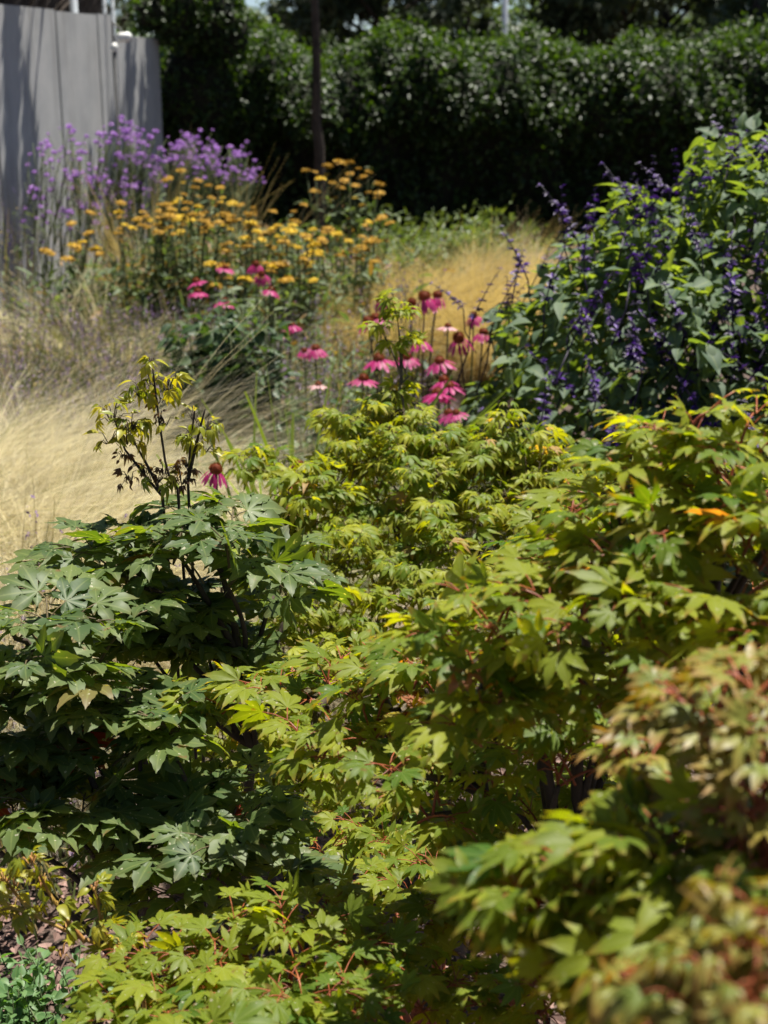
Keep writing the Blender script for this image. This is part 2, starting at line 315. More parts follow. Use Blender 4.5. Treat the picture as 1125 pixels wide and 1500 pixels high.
# ------------------------------------------------------------------ ground
def ground():
    mb = MB(); xs = np.concatenate([[-300, -60, -15], np.linspace(-6, 8, 57), [20, 60, 300]]); ys = np.concatenate([[-60, -8, 0], np.linspace(1, 16, 61), [22, 40, 120, 600]])
    X, Y = np.meshgrid(xs, ys); Z = .03 * np.sin(X * 3.1 + Y) * np.cos(Y * 2.3) + .015 * np.sin(X * 9) * np.cos(Y * 8.3)
    Z[(Y > 16) | (X < -6) | (X > 8) | (Y < 1)] = 0
    nx, ny = len(xs), len(ys); i, j = np.meshgrid(np.arange(ny - 1), np.arange(nx - 1), indexing='ij'); a = i * nx + j
    T = np.concatenate([np.stack([a, a + 1, a + nx + 1], -1).reshape(-1, 3), np.stack([a, a + nx + 1, a + nx], -1).reshape(-1, 3)])
    mb.add(np.stack([X, Y, Z], -1).reshape(-1, 3), T); tag(mb.build('ground', M['ground']), kind='structure')
    mb = MB(); n = 7000; pos = np.stack([U(-1.4, .7, n), U(1.7, 3.2, n), U(.0, .03, n)], -1)
    pos[:, 2] += .03 * np.sin(pos[:, 0] * 3.1 + pos[:, 1]) * np.cos(pos[:, 1] * 2.3) + .015 * np.sin(pos[:, 0] * 9) * np.cos(pos[:, 1] * 8.3)
    chip = simple_leaf(.55, .5, .1, .5, 2, .2)
    scatter(mb, chip, pos, frames(R.normal(0, 1, (n, 3)) * [1, 1, .3], R.normal(0, .5, (n, 3)) + [0, 0, 1]), U(.012, .035, n), U(0, 1, n), U(0, 1, n))
    tag(mb.build('bark_mulch', M['chip'], smooth=False), 'reddish brown bark chips covering the soil', None, None, 'stuff')
ground()

# ------------------------------------------------------------------ wall, screen behind it, posts, lamp
WA = np.array([-2.56, 9.5]); WD = np.array([.156, 1.0])
def wall_xy(y): return WA + WD * (y - 9.5)
def slab(mb, y0, y1, z0, z1, t0, t1):                   # a piece of wall between two distances, thickness measured away from the garden
    u = WD / np.linalg.norm(WD); nrm = np.array([-u[1], u[0]])
    a, b = wall_xy(y0), wall_xy(y1); L = np.linalg.norm(b - a)
    Mx = np.array([[u[0], nrm[0], 0], [u[1], nrm[1], 0], [0, 0, 1]])
    box(mb, 0, L, t0, t1, z0, z1, Mx, (a[0], a[1], 0))
wl = thing('concrete_wall', (*wall_xy(10), 0), 'grey concrete panel wall with streaky shadows and one lower end', 'wall')
js = [6.2, 7.35, 8.5, 9.65, 10.8, 11.66, 12.0]
for a, b in zip(js[:-1], js[1:]):
    mb = MB(); slab(mb, a + .018, b - .018, -.05, 1.985 + U(-.008, .008), 0, .2); mb.build('panel', M['concrete'], wl, False)
mb = MB(); slab(mb, 12.012, 13.2, -.05, 1.835, .004, .2); mb.build('panel', M['concrete'], wl, False)
mb = MB(); slab(mb, 6.3, 13.1, -.04, 1.80, .05, .15); mb.build('joint_filler', M['lamp_dark'], wl, False)
def screen():
    o = thing('brushwood_screen', (*wall_xy(10), 0), 'dark brown brushwood screen standing behind the concrete wall', 'fence')
    mb = MB(); n = 9000; y = U(6, 12.9, n); off = -U(.5, .66, n); u = WD / np.linalg.norm(WD); nrm = np.array([-u[1], u[0]])
    b = WA + WD * (y - 9.5)[:, None] - nrm * off[:, None]
    blades(mb, np.stack([b[:, 0], b[:, 1], U(1.0, 2.0, n)], -1), unit(np.stack([R.normal(0, .25, n), R.normal(0, .25, n), np.ones(n)], -1)), U(.35, 1.0, n), R.normal(0, .1, (n, 3)), U(.012, .03, n), 4)
    mb.build('twigs', M['brush'], o)
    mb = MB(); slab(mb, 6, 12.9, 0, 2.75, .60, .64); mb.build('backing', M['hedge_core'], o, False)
screen()
for px, Y, lab, hh in ((114, 11.5, 'pale metal post above the wall, against the brushwood screen', 3.4), (158, 12.35, 'thin pale metal post near the wall step, left one of a pair', 3.4), (170, 12.5, 'thin grey metal post near the wall step, right one of a pair', 3.4)):
    p = at(px, 10, Y); o = thing('metal_post', (p[0] - .03, Y, 0), lab, 'post', 'metal posts behind the wall')
    mb = MB(); tube(mb, [(p[0] - .03, Y + .0, 0), (p[0] - .03, Y, hh)], .030 if px == 114 else .018, sides=10); mb.build('pole', M['metal_pale'], o)
    mb = MB(); tube(mb, [(p[0] - .03, Y, hh), (p[0] - .03, Y, hh + .03)], .034, sides=10); mb.build('cap', M['lamp_dark'], o)
def lamp():
    p = at(167, 70, 11.55); h = at(183, 55, 11.5)
    o = thing('garden_lamp', (p[0], p[1], 0), 'small white spot lamp on a thin post at the wall step', 'lamp')
    mb = MB(); tube(mb, [(p[0], p[1], 0), (p[0], p[1], p[2])], .016, sides=8); mb.build('post', M['lamp_dark'], o)
    mb = MB(); tube(mb, bez(p + [0, 0, .18], (p + h) / 2 + [0, 0, .12], h), .009, sides=6); tube(mb, [p, p + [0, 0, .2]], .010, sides=6); mb.build('arm', M['lamp_dark'], o)
    mb = MB(); tube(mb, [h + [-.055, -.01, 0], h + [-.045, -.01, .0], h + [.03, -.01, 0.004], h + [.055, -.01, .0]], [.012, .036, .036, .016], sides=14); mb.build('lamp_head', M['lamp_white'], o)
    mb = MB(); tube(mb, [p + [0, 0, -.03], p + [0, 0, .0], p + [0, 0, .035]], [.016, .034, .02], sides=12); mb.build('collar', M['lamp_white'], o)
lamp()

# ------------------------------------------------------------------ hedge and evergreen shrub
def leaf_cloud(mb, tm, pos, out, size, rnd, age, upw=.5, spread=.7):
    n = len(pos); nr = unit(out + np.array([0, 0, upw]) + R.normal(0, spread, (n, 3))); tp = R.normal(0, 1, (n, 3)) + out * .8 - np.array([0, 0, .3])
    scatter_mix(mb, tm, pos, frames(tp, nr), size, rnd, age)
def hedge():
    o = thing('hedge', (2, 14.2, 0), 'long clipped dark evergreen hedge with glossy sunlit top', 'hedge')
    def prof(x, s):                                    # s 0..1 up the face and over the top -> y, z and outward normal
        h = 1.76 + .05 * np.sin(x * 2.1) + .06 * np.sin(x * 5.3 + 1) + .03 * np.sin(x * 11)
        bump = .07 * np.sin(x * 3.7 + s * 9) + .06 * np.sin(x * 7.9 - s * 13) + .04 * np.sin(x * 17 + s * 21)
        a = np.clip((s - .42) / .33, 0, 1) * math.pi / 2
        y = 13.75 + np.clip((.46 - s) / .10, 0, 1) * .30 + np.where(s < .42, (.42 - s) * .25, 0) + .62 * (1 - np.cos(a)) + np.where(s > .75, (s - .75) * 4.4, 0) - bump
        z = np.where(s < .42, s / .42 * (h - .72), h - .72 + .72 * np.sin(a)) + bump * .5
        nr = np.stack([np.zeros_like(s), -np.cos(a), np.sin(a) + .05], -1)
        return y, z, nr
    mb = MB(); n = 34000; x = U(-2.9, 7.0, n); s = np.concatenate([U(0, .42, n // 4), U(.38, .85, n - n // 4 - n // 8), U(.75, 1, n // 8)])
    y, z, nr = prof(x, s); d = R.exponential(.07, n) - .06
    clump = np.sin(x * 6.3) * np.sin(z * 7.1 + x * 2) + np.sin(x * 13.1 + 2) * np.sin(z * 11)
    pos = np.stack([x, y, z], -1) - nr * (d - .05 * clump)[:, None]
    leaf_cloud(mb, T_HEDGE, pos, nr, U(.055, .095, n), U(0, 1, n), U(0, 1, n), .5, .65)
    nt_ = 500; x = U(-2.9, 7, nt_); y, z, nr = prof(x, U(.68, .95, nt_)); sh = MB()
    b = np.stack([x, y, z], -1); L = U(.05, .22, nt_)
    for k in range(6):
        q = b + np.stack([R.normal(0, .02, nt_), R.normal(0, .02, nt_), L * k / 5], -1)
        leaf_cloud(mb, T_HEDGE, q, np.tile([0, -.2, .6], (nt_, 1)), U(.04, .075, nt_), U(.5, 1, nt_), U(.4, 1, nt_), .3, .8)
    mb.build('foliage', M['hedge'], o)
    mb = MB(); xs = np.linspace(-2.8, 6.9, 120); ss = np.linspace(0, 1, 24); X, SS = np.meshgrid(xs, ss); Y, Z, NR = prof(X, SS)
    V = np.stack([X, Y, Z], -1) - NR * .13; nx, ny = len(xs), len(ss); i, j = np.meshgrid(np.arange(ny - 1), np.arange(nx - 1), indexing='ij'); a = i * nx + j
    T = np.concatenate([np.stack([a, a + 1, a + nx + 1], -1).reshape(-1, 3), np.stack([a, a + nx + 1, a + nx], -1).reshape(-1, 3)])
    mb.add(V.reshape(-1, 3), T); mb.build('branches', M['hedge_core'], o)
hedge()
def blob_shrub(o, blobs, n, size, tm, mat, core=True, part='foliage'):
    mb = MB(); W = np.array([b[3] * b[4] for b in blobs]); W = W / W.sum()
    for b, wt in zip(blobs, W):
        k = int(n * wt); d = unit(R.normal(0, 1, (k, 3))); rr = 1 - R.exponential(.12, k); rr = rr + .12 * np.sin(d[:, 0] * 9 + b[0] * 5) * np.sin(d[:, 2] * 8)
        pos = np.array(b[:3]) + d * rr[:, None] * np.array([b[3], b[3], b[4]])
        leaf_cloud(mb, tm, pos, d, U(*size, k), U(0, 1, k), U(0, 1, k), .4, .7)
    f = mb.build(part, mat, o)
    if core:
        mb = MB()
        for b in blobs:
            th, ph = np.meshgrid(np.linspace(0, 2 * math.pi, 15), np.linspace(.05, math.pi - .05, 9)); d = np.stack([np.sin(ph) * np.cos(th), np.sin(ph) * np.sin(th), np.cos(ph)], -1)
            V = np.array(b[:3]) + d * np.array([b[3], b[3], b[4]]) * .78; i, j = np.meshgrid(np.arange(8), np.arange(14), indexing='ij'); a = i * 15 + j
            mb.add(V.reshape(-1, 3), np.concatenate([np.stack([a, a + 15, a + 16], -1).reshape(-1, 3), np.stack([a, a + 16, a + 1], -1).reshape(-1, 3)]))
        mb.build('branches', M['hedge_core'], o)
    return f
o = thing('evergreen_shrub', (-1.9, 13.4, 0), 'glossy evergreen shrub rising above the low end of the wall', 'shrub')
blob_shrub(o, [(*at(250, 10, 13.3), .34, .34), (*at(300, 15, 13.5), .36, .36), (*at(222, 20, 13.1), .18, .16), (*at(245, -8, 13.35), .22, .2), (*at(330, 50, 13.6), .28, .28), (*at(290, 130, 13.75), .42, .55)], 5000, (.05, .085), T_HEDGE, M['hedge'])
mb = MB(); tube(mb, [(-1.8, 13.6, 0), (-1.78, 13.6, 1), (-1.75, 13.5, 2)], .05, .03, 8); mb.build('trunk', M['bark_dark'], o)

# ------------------------------------------------------------------ trees
def tree(name, label, base, h, blobs, n, size, tm, mat, tr=.12, group=None, trunk_pts=None, branches=True):
    o = thing(name, base, label, 'tree', group)
    mb = MB(); b = np.array(base, float); pts = trunk_pts if trunk_pts is not None else [b, b + [.03, 0, h * .35], b + [-.04, 0, h * .7], b + [0, 0, h]]
    tube(mb, pts, tr, tr * .35, 10, wob=.04); mb.build('trunk', M['bark_dark'], o)
    if branches:
        P = np.asarray(pts)
        for bl in blobs:
            mb = MB()
            c = np.array(bl[:3]); zt = min(max(c[2] - .5 * np.linalg.norm(c[:2] - b[:2]) - .2, h * .2), h * .95); s = np.array([np.interp(zt, P[:, 2], P[:, 0]), np.interp(zt, P[:, 2], P[:, 1]), zt])
            tube(mb, bez(s, (s + c) / 2 + [0, 0, .15 * np.linalg.norm(c - s)], c), tr * .35, tr * .1, 5); mb.build('limb', M['bark_dark'], o)
    mb = MB(); W = np.array([q[3] ** 2 * q[4] for q in blobs]) ** .7; W = W / W.sum()
    for q, wt in zip(blobs, W):
        k = int(n * wt); ncl = max(6, k // 60); cc = unit(R.normal(0, 1, (ncl, 3))) * (U(.35, 1, ncl) ** .6)[:, None] * [q[3], q[3], q[4]]
        w_ = R.integers(0, ncl, k); off = R.normal(0, .13, (k, 3)) * [q[3], q[3], q[4]]; pos = np.array(q[:3]) + cc[w_] + off
        leaf_cloud(mb, tm, pos, unit(cc[w_]), U(*size, k), U(0, 1, k), U(0, 1, k), .5, .7)
    mb.build('crown', mat, o); return o
def crown(cx, cy, z0, z1, r, k, flat=.6):
    out = []
    for i in range(k):
        a, f = U(0, 6.28), U(0, 1) ** 1.9; z = z0 + (z1 - z0) * f; rad = r * math.sin(math.pi * (.18 + .75 * f)) * U(.3, 1); s = r * U(.32, .5)
        out.append((cx + math.cos(a) * rad, cy + math.sin(a) * rad, z, s, s * flat))
    return out
# young tree standing before the hedge: the photo shows its trunk, its crown begins above the frame
tp = [at(466, 262, 12.6), at(468, 215, 12.6), at(463, 185, 12.6), at(464, 100, 12.6), at(461, 0, 12.6), at(460, -160, 12.6), at(462, -330, 12.7)]
tp[0][2] = 0
b0 = tp[0].copy()
tree('young_tree', 'slim bare brown tree trunk in front of the dark hedge', tuple(b0), 5, crown(b0[0], 12.8, 3.2, 5.2, .8, 14), 2600, (.05, .08), T_HEDGE, M['far_green'], .055, None, tp)
# trees beyond the hedge
def bt(px, Y): return (ground_x(px, Y), Y, 0)
x, Y, _ = bt(380, 46); tree('round_tree', 'pale green rounded tree far beyond the hedge, beside the slim trunk', (x, Y, 0), 2.6, [(x - .2, Y, 2.0, 1.5, 1.35), (x + 1.6, Y, 1.8, 1.6, 1.25), (x - 1.7, Y, 1.6, 1.2, 1.1)], 14000, (.16, .32), T_HEDGE, M['far_green'], .16, 'trees beyond the hedge')
x, Y, _ = bt(560, 27); tree('pine_tree', 'dark pine above the hedge, right of the slim bare trunk', (x, Y, 0), 6.5, crown(x, Y, 1.6, 6.5, 2.1, 26, .45), 17000, (.14, .28), T_LANCE, M['pine'], .16, 'trees beyond the hedge')
x, Y, _ = bt(455, 30); tree('pine_tree', 'dark pine above the hedge, behind the slim bare trunk', (x, Y, 0), 6.5, crown(x + .2, Y, 2.4, 6.5, 1.2, 18, .45), 8000, (.14, .28), T_LANCE, M['pine'], .14, 'trees beyond the hedge')
x, Y, _ = bt(668, 32); tree('pine_tree', 'dark pine above the hedge, just left of the grey lamp pole', (x, Y, 0), 7, crown(x, Y, 1.5, 6.5, 1.0, 20, .5), 10000, (.14, .28), T_LANCE, M['pine'], .16, 'trees beyond the hedge')
x, Y, _ = bt(930, 33); tree('pine_tree', 'broad dark pine far behind the hedge, left of the drooping conifer', (x, Y, 0), 6.5, crown(x, Y, 1.6, 6.5, 2.0, 26, .5), 15000, (.14, .30), T_LANCE, M['pine'], .18, 'trees beyond the hedge')
x, Y, _ = bt(860, 30); tree('pine_tree', 'spreading grey-green pine with bare limbs right of the lamp pole', (x, Y, 0), 6.5, crown(x, Y, 1.9, 6.5, 1.9, 26, .4), 15000, (.14, .28), T_LANCE, M['pine'], .18, 'trees beyond the hedge')
x, Y, _ = bt(770, 44); tree('round_tree', 'low far tree under the sky gap beside the lamp pole', (x, Y, 0), 2.6, [(x, Y, 1.9, 1.6, 1.5), (x + 2, Y, 1.8, 1.6, 1.75), (x - 2, Y, 2, 1.5, 1.7), (x + 4.5, Y, 1.8, 1.8, 2.0)], 14000, (.16, .32), T_HEDGE, M['far_green'], .16, 'trees beyond the hedge')
x, Y, _ = bt(1060, 22); tree('cypress_tree', 'dark drooping conifer behind the hedge in the upper right corner', (x, Y, 0), 6.5, crown(x, Y, 1.3, 6.3, 1.35, 26, 1.1), 16000, (.12, .25), T_LANCE, M['pine'], .2, 'trees beyond the hedge')
x, Y, _ = bt(1230, 24); tree('pine_tree', 'dark pine at the far right end of the hedge', (x, Y, 0), 6.5, crown(x, Y, 1.3, 6.3, 1.9, 22, .6), 6000, (.09, .19), T_LANCE, M['pine'], .2, 'trees beyond the hedge')
x, Y, _ = bt(185, 19); tree('pine_tree', 'dark tree behind the wall step and brushwood screen', (x, Y, 0), 6, crown(x, Y, 2.0, 6, 1.2, 16, .6), 4000, (.08, .16), T_LANCE, M['pine'], .14, 'trees beyond the hedge')
# tree leaning over the wall: above the frame, it throws the long streaks on the panels
wb = wall_xy(10.4); bl = [(wall_xy(y)[0] + dx, y + .35, z, .085, .3) for y, dx, z in ((9.9, .20, 2.8), (9.93, .30, 2.75), (9.95, .42, 2.7), (9.9, .52, 2.45), (12.3, .2, 2.6), (9.6, .42, 2.9), (9.75, .55, 3.3), (10.25, .40, 2.8), (12.0, .45, 3.0), (12.4, .5, 3.2), (12.7, .42, 2.8), (12.2, .4, 2.6))]
tree('olive_tree', 'tree leaning over the concrete wall from behind', (wb[0] - .45, 11.2, 0), 3.4, bl, 5200, (.06, .11), T_LANCE, M['far_green'], .05)
def lamp_pole():
    x = ground_x(722, 24); o = thing('lamp_pole', (x, 24, 0), 'slim grey lamp pole rising behind the hedge', 'street lamp')
    mb = MB(); tube(mb, [(x, 24, 0), (x, 24, 5)], .055, .045, 10); mb.build('pole', M['metal_pale'], o)
    mb = MB(); tube(mb, [(x, 24, 5), (x, 23.8, 5.15), (x, 23.3, 5.2)], .04, .07, 8); mb.build('lamp_head', M['lamp_dark'], o)
lamp_pole()

# ------------------------------------------------------------------ maples
def maple(name, label, trunks, pads, tm, mat, bark, twig, L, age, rnd, node=.042, pet=.038, droop=.45, tw_r=.0022, leaf_part='crown', lift=(.0, .5), fill=1.0, shrink=.6, tr=.010):
    """trunks: polylines; pads: centre, radius, twigs per pad. Twigs fan from each pad's heart and carry leaves in opposite pairs."""
    base = trunks[0][0]; o = thing(name, (float(base[0]), float(base[1]), 0), label, 'maple')
    for tk in trunks:
        mb = MB(); P = np.asarray(tk, float); f = np.linspace(0, 1, 4 * len(P)); g = np.linspace(0, 1, len(P))
        Q = np.stack([np.interp(f, g, P[:, k]) for k in range(3)], -1); Q[1:-1] += R.normal(0, .006, (len(Q) - 2, 3)); tube(mb, Q, tr, tr * .3, 7, wob=.05); mb.build('trunk', M[bark], o)
    nodes = np.concatenate([np.stack([np.interp(np.linspace(0.25, 1, 30), np.linspace(0, 1, len(tk)), np.asarray(tk)[:, k]) for k in range(3)], -1) for tk in trunks])
    tw = MB(); LB, LT, LN, LS = [], [], [], []
    for (c, rad, K) in pads:
        rad = rad * shrink; c = np.asarray(c, float); heart = c - [0, 0, rad * .55]
        dd = np.linalg.norm((nodes - heart) * [1, 1, .7] + [0, 0, .12], axis=1); s = nodes[np.argmin(dd)]
        mid = (s + heart) / 2 + np.array([0, 0, .12]) * np.linalg.norm(heart - s) + R.normal(0, .015, 3)
        br = MB(); tube(br, bez(s, mid, heart, 9), .6 * tr, .25 * tr, 6, wob=.05); br.build('branch', M[bark], o)
        K = max(2, int(K * fill))
        for k in range(K):
            a = 6.283 * (k + U(0, 1)) / K; el = U(*lift) + .35; ln = rad * U(.55, 1.1)
            d0 = np.array([math.cos(a) * math.cos(el), math.sin(a) * math.cos(el), math.sin(el)]); st = heart + R.normal(0, rad * .12, 3)
            end = st + d0 * ln + [0, 0, .1 * rad]; pts = bez(st, st + d0 * ln * .55 + [0, 0, rad * .35], end, 7); tube(tw, pts, tw_r, tw_r * .55, 4)
            nn = max(2, int(ln / node)); tg = unit(np.gradient(pts, axis=0))
            for q in range(nn + 1):
                t = .25 + .75 * q / nn; i = min(6, int(round(t * 6))); p = pts[i] + R.normal(0, .004, 3); dr = tg[i]
                sd = unit(np.cross(dr, [0, 0, 1.]) + R.normal(0, .15, 3))
                for sg in (-1, 1):
                    pd = unit(sd * sg * U(.6, 1.0) + dr * U(.4, .9) + np.array([0, 0, U(-.1, .35)])) if q < nn else unit(dr + sd * sg * .5)
                    pl = pet * U(.6, 1.25); e = p + pd * pl; tube(tw, [p, p + pd * pl * .5 + [0, 0, .002], e], tw_r * .5, tw_r * .4, 3)
                    LB.append(e); ou = unit(np.array([*(e - c)[:2], 0]) + 1e-6); LT.append(pd * [1, 1, .35] + ou * .2 + np.array([R.normal(0, .25), R.normal(0, .25), -droop * U(-.8, 1.5)]))
                    LN.append(np.array([0, 0, 1.]) + ou * .08 + R.normal(0, .2 if U(0, 1) < .5 else .55, 3)); LS.append(L * U(.5, 1.22) * (1 if q < nn else .85))
    tw.build('twigs', M[twig], o)
    n = len(LB); mb = MB(); scatter_mix(mb, tm, np.array(LB), frames(np.array(LT), np.array(LN)), np.array(LS), rnd(n), age(n)); mb.build(leaf_part, M[mat], o)
    return o, n
def P_(lst): return [(at(px, py, Y), r, k) for px, py, Y, r, k in lst]
G = lambda x, y: np.array([x, y, -.02])
cnt = {}
# dark green maple, left, in focus
padsA = P_([(250, 905, 2.0, .09, 6), (305, 930, 2.02, .09, 6), (335, 1005, 1.96, .08, 5), (180, 1000, 1.88, .09, 5), (420, 870, 2.05, .06, 5), (262, 765, 1.98, .115, 9), (200, 812, 1.95, .11, 8), (325, 800, 1.92, .11, 8), (400, 830, 2.0, .10, 7), (150, 830, 2.02, .08, 6), (285, 870, 1.98, .10, 6), (225, 930, 1.98, .09, 5), (345, 940, 2.0, .05, 3),
    (55, 905, 1.75, .11, 8), (20, 975, 1.7, .11, 7), (130, 945, 1.75, .10, 7), (90, 1010, 1.7, .10, 7), (205, 1050, 1.68, .10, 8), (255, 1075, 1.66, .07, 5), (35, 1085, 1.7, .11, 8), (130, 1100, 1.7, .10, 7),
    (310, 1195, 1.6, .10, 8), (215, 1215, 1.62, .10, 7), (120, 1190, 1.62, .10, 8), (20, 1190, 1.62, .10, 7), (290, 1275, 1.56, .10, 8), (375, 1235, 1.66, .07, 6), (215, 1275, 1.56, .06, 4), (345, 1150, 1.72, .07, 5), (-60, 1000, 1.7, .12, 8), (-60, 1150, 1.65, .12, 8), (395, 1300, 1.6, .06, 5)])
tA = [[G(-.27, 1.99), at(370, 1110, 1.98), at(345, 930, 1.98), at(325, 855, 1.97), at(300, 790, 1.97)], [G(-.42, 1.85), at(230, 1180, 1.8), at(180, 1030, 1.78), at(60, 960, 1.74), at(5, 915, 1.72)], [G(-.45, 1.8), at(215, 1330, 1.66), at(200, 1240, 1.62)], [G(-.30, 1.8), at(320, 1300, 1.66), at(320, 1220, 1.62)]]
o, cnt['A'] = maple('dark_maple', 'dark green large-leaved maple with red fading leaves inside, at left', tA, padsA, T_BROAD, 'maple_dark', 'bark_dark', 'bark_green', .062,
    lambda n: R.beta(2, 3, n), lambda n: np.where(R.random(n) < .06, 1.0, R.beta(2, 2, n) * .84), node=.06, pet=.036, droop=.12, fill=.56, shrink=.85)
# small leaved maple in the middle
padsB = [(400, 775, 2.75, .08, 7), (385, 850, 2.65, .08, 7), (425, 905, 2.5, .09, 7), (375, 1140, 2.3, .10, 7), (440, 1130, 2.25, .10, 7), (330, 1170, 2.2, .09, 6), (400, 1190, 2.1, .09, 6), (290, 1110, 2.3, .08, 5), (500, 1080, 2.25, .12, 8), (650, 1080, 2.2, .13, 9), (750, 1050, 2.1, .13, 9), (860, 1000, 2.0, .13, 9), (820, 1140, 2.0, .13, 9), (560, 1180, 2.1, .12, 8), (700, 1150, 2.1, .13, 9), (920, 1120, 1.9, .12, 8), (960, 1000, 1.9, .12, 8), (640, 1240, 2.05, .12, 8), (760, 1240, 2.0, .12, 8), (880, 1240, 1.9, .12, 8), (900, 900, 2.1, .12, 8), (820, 900, 2.3, .12, 9), (750, 880, 2.45, .11, 9), (560, 600, 3.1, .08, 8), (490, 675, 2.95, .08, 8), (790, 650, 3.0, .08, 7), (820, 690, 2.95, .07, 7), (700, 650, 3.0, .08, 8), (550, 660, 2.95, .09, 9), (650, 690, 2.9, .1, 9), (760, 760, 2.8, .09, 8), (780, 800, 2.75, .08, 7), (582, 452, 3.1, .035, 4), (590, 492, 3.1, .035, 3), (560, 480, 3.1, .02, 2), (578, 580, 3.05, .05, 5), (610, 620, 3.0, .06, 5), (525, 620, 3.0, .10, 8), (625, 645, 2.95, .10, 9), (735, 640, 2.95, .11, 9), (775, 680, 2.9, .10, 8), (690, 670, 2.9, .12, 9), (600, 670, 2.85, .12, 9), (510, 665, 2.9, .10, 8),
    (420, 680, 2.8, .09, 8), (370, 668, 2.8, .06, 5), (440, 720, 2.75, .09, 8), (540, 725, 2.8, .11, 9), (630, 735, 2.8, .12, 9), (720, 735, 2.8, .12, 9), (480, 765, 2.7, .10, 8), (565, 785, 2.7, .11, 9), (650, 800, 2.65, .11, 10), (730, 800, 2.7, .11, 9), (600, 845, 2.6, .10, 9), (515, 845, 2.6, .10, 8), (680, 850, 2.6, .09, 8), (450, 870, 2.6, .09, 7), (555, 900, 2.5, .10, 8), (640, 905, 2.5, .09, 8), (480, 930, 2.5, .09, 7), (800, 740, 2.9, .09, 7), (430, 800, 2.75, .06, 4), (420, 960, 2.4, .09, 6), (520, 970, 2.4, .1, 7), (850, 720, 2.9, .1, 7), (600, 1000, 2.35, .1, 7), (330, 1080, 2.3, .1, 7), (430, 1070, 2.3, .1, 7), (290, 1010, 2.35, .09, 6)]
tB = [[G(.06, 2.75), at(560, 980, 2.72), at(560, 850, 2.74), at(610, 720, 2.85), at(590, 600, 3.0), at(586, 520, 3.08)], [G(.0, 2.7), at(480, 900, 2.68), at(440, 760, 2.76), at(395, 690, 2.8)], [G(.12, 2.75), at(680, 900, 2.7), at(705, 780, 2.78), at(740, 690, 2.9)], [G(.05, 2.5), at(560, 1080, 2.45), at(500, 990, 2.42)]]
o, cnt['B'] = maple('small_leaved_maple', 'yellow-green maple with fine narrow leaves in the middle, below the coneflowers', tB, P_(padsB), T_SMALL, 'maple_mid', 'bark_green', 'bark_green', .038,
    lambda n: R.beta(2, 2, n) * .9 + (R.random(n) < .03) * .5, lambda n: R.beta(1.6, 1.8, n), node=.022, pet=.018, droop=.4, tw_r=.0014, lift=(-.3, .9), shrink=1.0, tr=.0055)
# lime maple with pink tips, right
padsC = [(905, 720, 1.62, .12, 9), (1000, 705, 1.66, .12, 9), (1090, 720, 1.6, .12, 9), (830, 800, 1.62, .11, 8), (765, 880, 1.56, .11, 8), (920, 830, 1.56, .12, 9), (1030, 800, 1.58, .12, 9), (705, 955, 1.52, .11, 8), (860, 930, 1.5, .12, 9), (960, 930, 1.46, .12, 9), (1070, 920, 1.45, .12, 9), (780, 1000, 1.44, .11, 8), (880, 1010, 1.4, .12, 9), (985, 640, 1.30, .08, 8), (1080, 665, 1.28, .09, 8), (915, 690, 1.28, .08, 7), (1000, 745, 1.22, .09, 8), (1095, 770, 1.18, .09, 8), (920, 790, 1.22, .08, 7), (835, 760, 1.38, .06, 5), (790, 845, 1.28, .08, 7), (735, 890, 1.24, .08, 7), (685, 940, 1.22, .07, 7), (860, 880, 1.18, .08, 7), (965, 885, 1.14, .09, 8), (1070, 880, 1.12, .09, 8),
    (625, 975, 1.5, .07, 6), (555, 965, 1.6, .07, 6), (480, 1005, 1.6, .07, 6), (395, 1000, 1.68, .07, 6), (325, 1015, 1.72, .06, 5), (465, 1070, 1.52, .07, 7), (540, 1045, 1.5, .07, 6), (610, 1050, 1.48, .08, 6), (700, 1030, 1.2, .08, 7), (800, 985, 1.2, .09, 7), (900, 985, 1.2, .09, 7), (1020, 985, 1.12, .09, 7), (1150, 720, 1.2, .1, 8), (1160, 900, 1.1, .1, 8),
    (625, 1150, 1.42, .09, 6), (720, 1120, 1.42, .09, 6), (820, 1100, 1.36, .1, 7), (925, 1090, 1.32, .1, 7), (690, 1210, 1.5, .1, 6), (800, 1200, 1.46, .1, 6), (900, 1190, 1.42, .1, 6), (1020, 1110, 1.2, .1, 7), (560, 1110, 1.4, .07, 4), (1100, 1200, 1.1, .1, 6)]
tC = [[G(.32, 1.5), at(850, 1260, 1.45), at(845, 1080, 1.4), at(880, 900, 1.32), at(930, 740, 1.3), at(960, 670, 1.3)], [G(.36, 1.4), at(1040, 1060, 1.3), at(1040, 890, 1.22), at(1060, 740, 1.24)], [G(.26, 1.5), at(720, 1180, 1.46), at(640, 1060, 1.5), at(520, 1020, 1.58), at(380, 1030, 1.66)], [G(.3, 1.5), at(790, 1080, 1.42), at(745, 950, 1.3)]]
o, cnt['C'] = maple('lime_maple', 'tall lime green maple with pinkish leaf tips filling the right side', tC, P_(padsC), T_LIME, 'maple_lime', 'bark_dark', 'twig_red', .042,
    lambda n: R.beta(2.2, 2, n) * .9 + (R.random(n) < .03) * .5, lambda n: R.beta(1.8, 1.8, n), tw_r=.0018, node=.034, pet=.027, droop=.25, fill=.72, shrink=.76, lift=(-.35, .7))
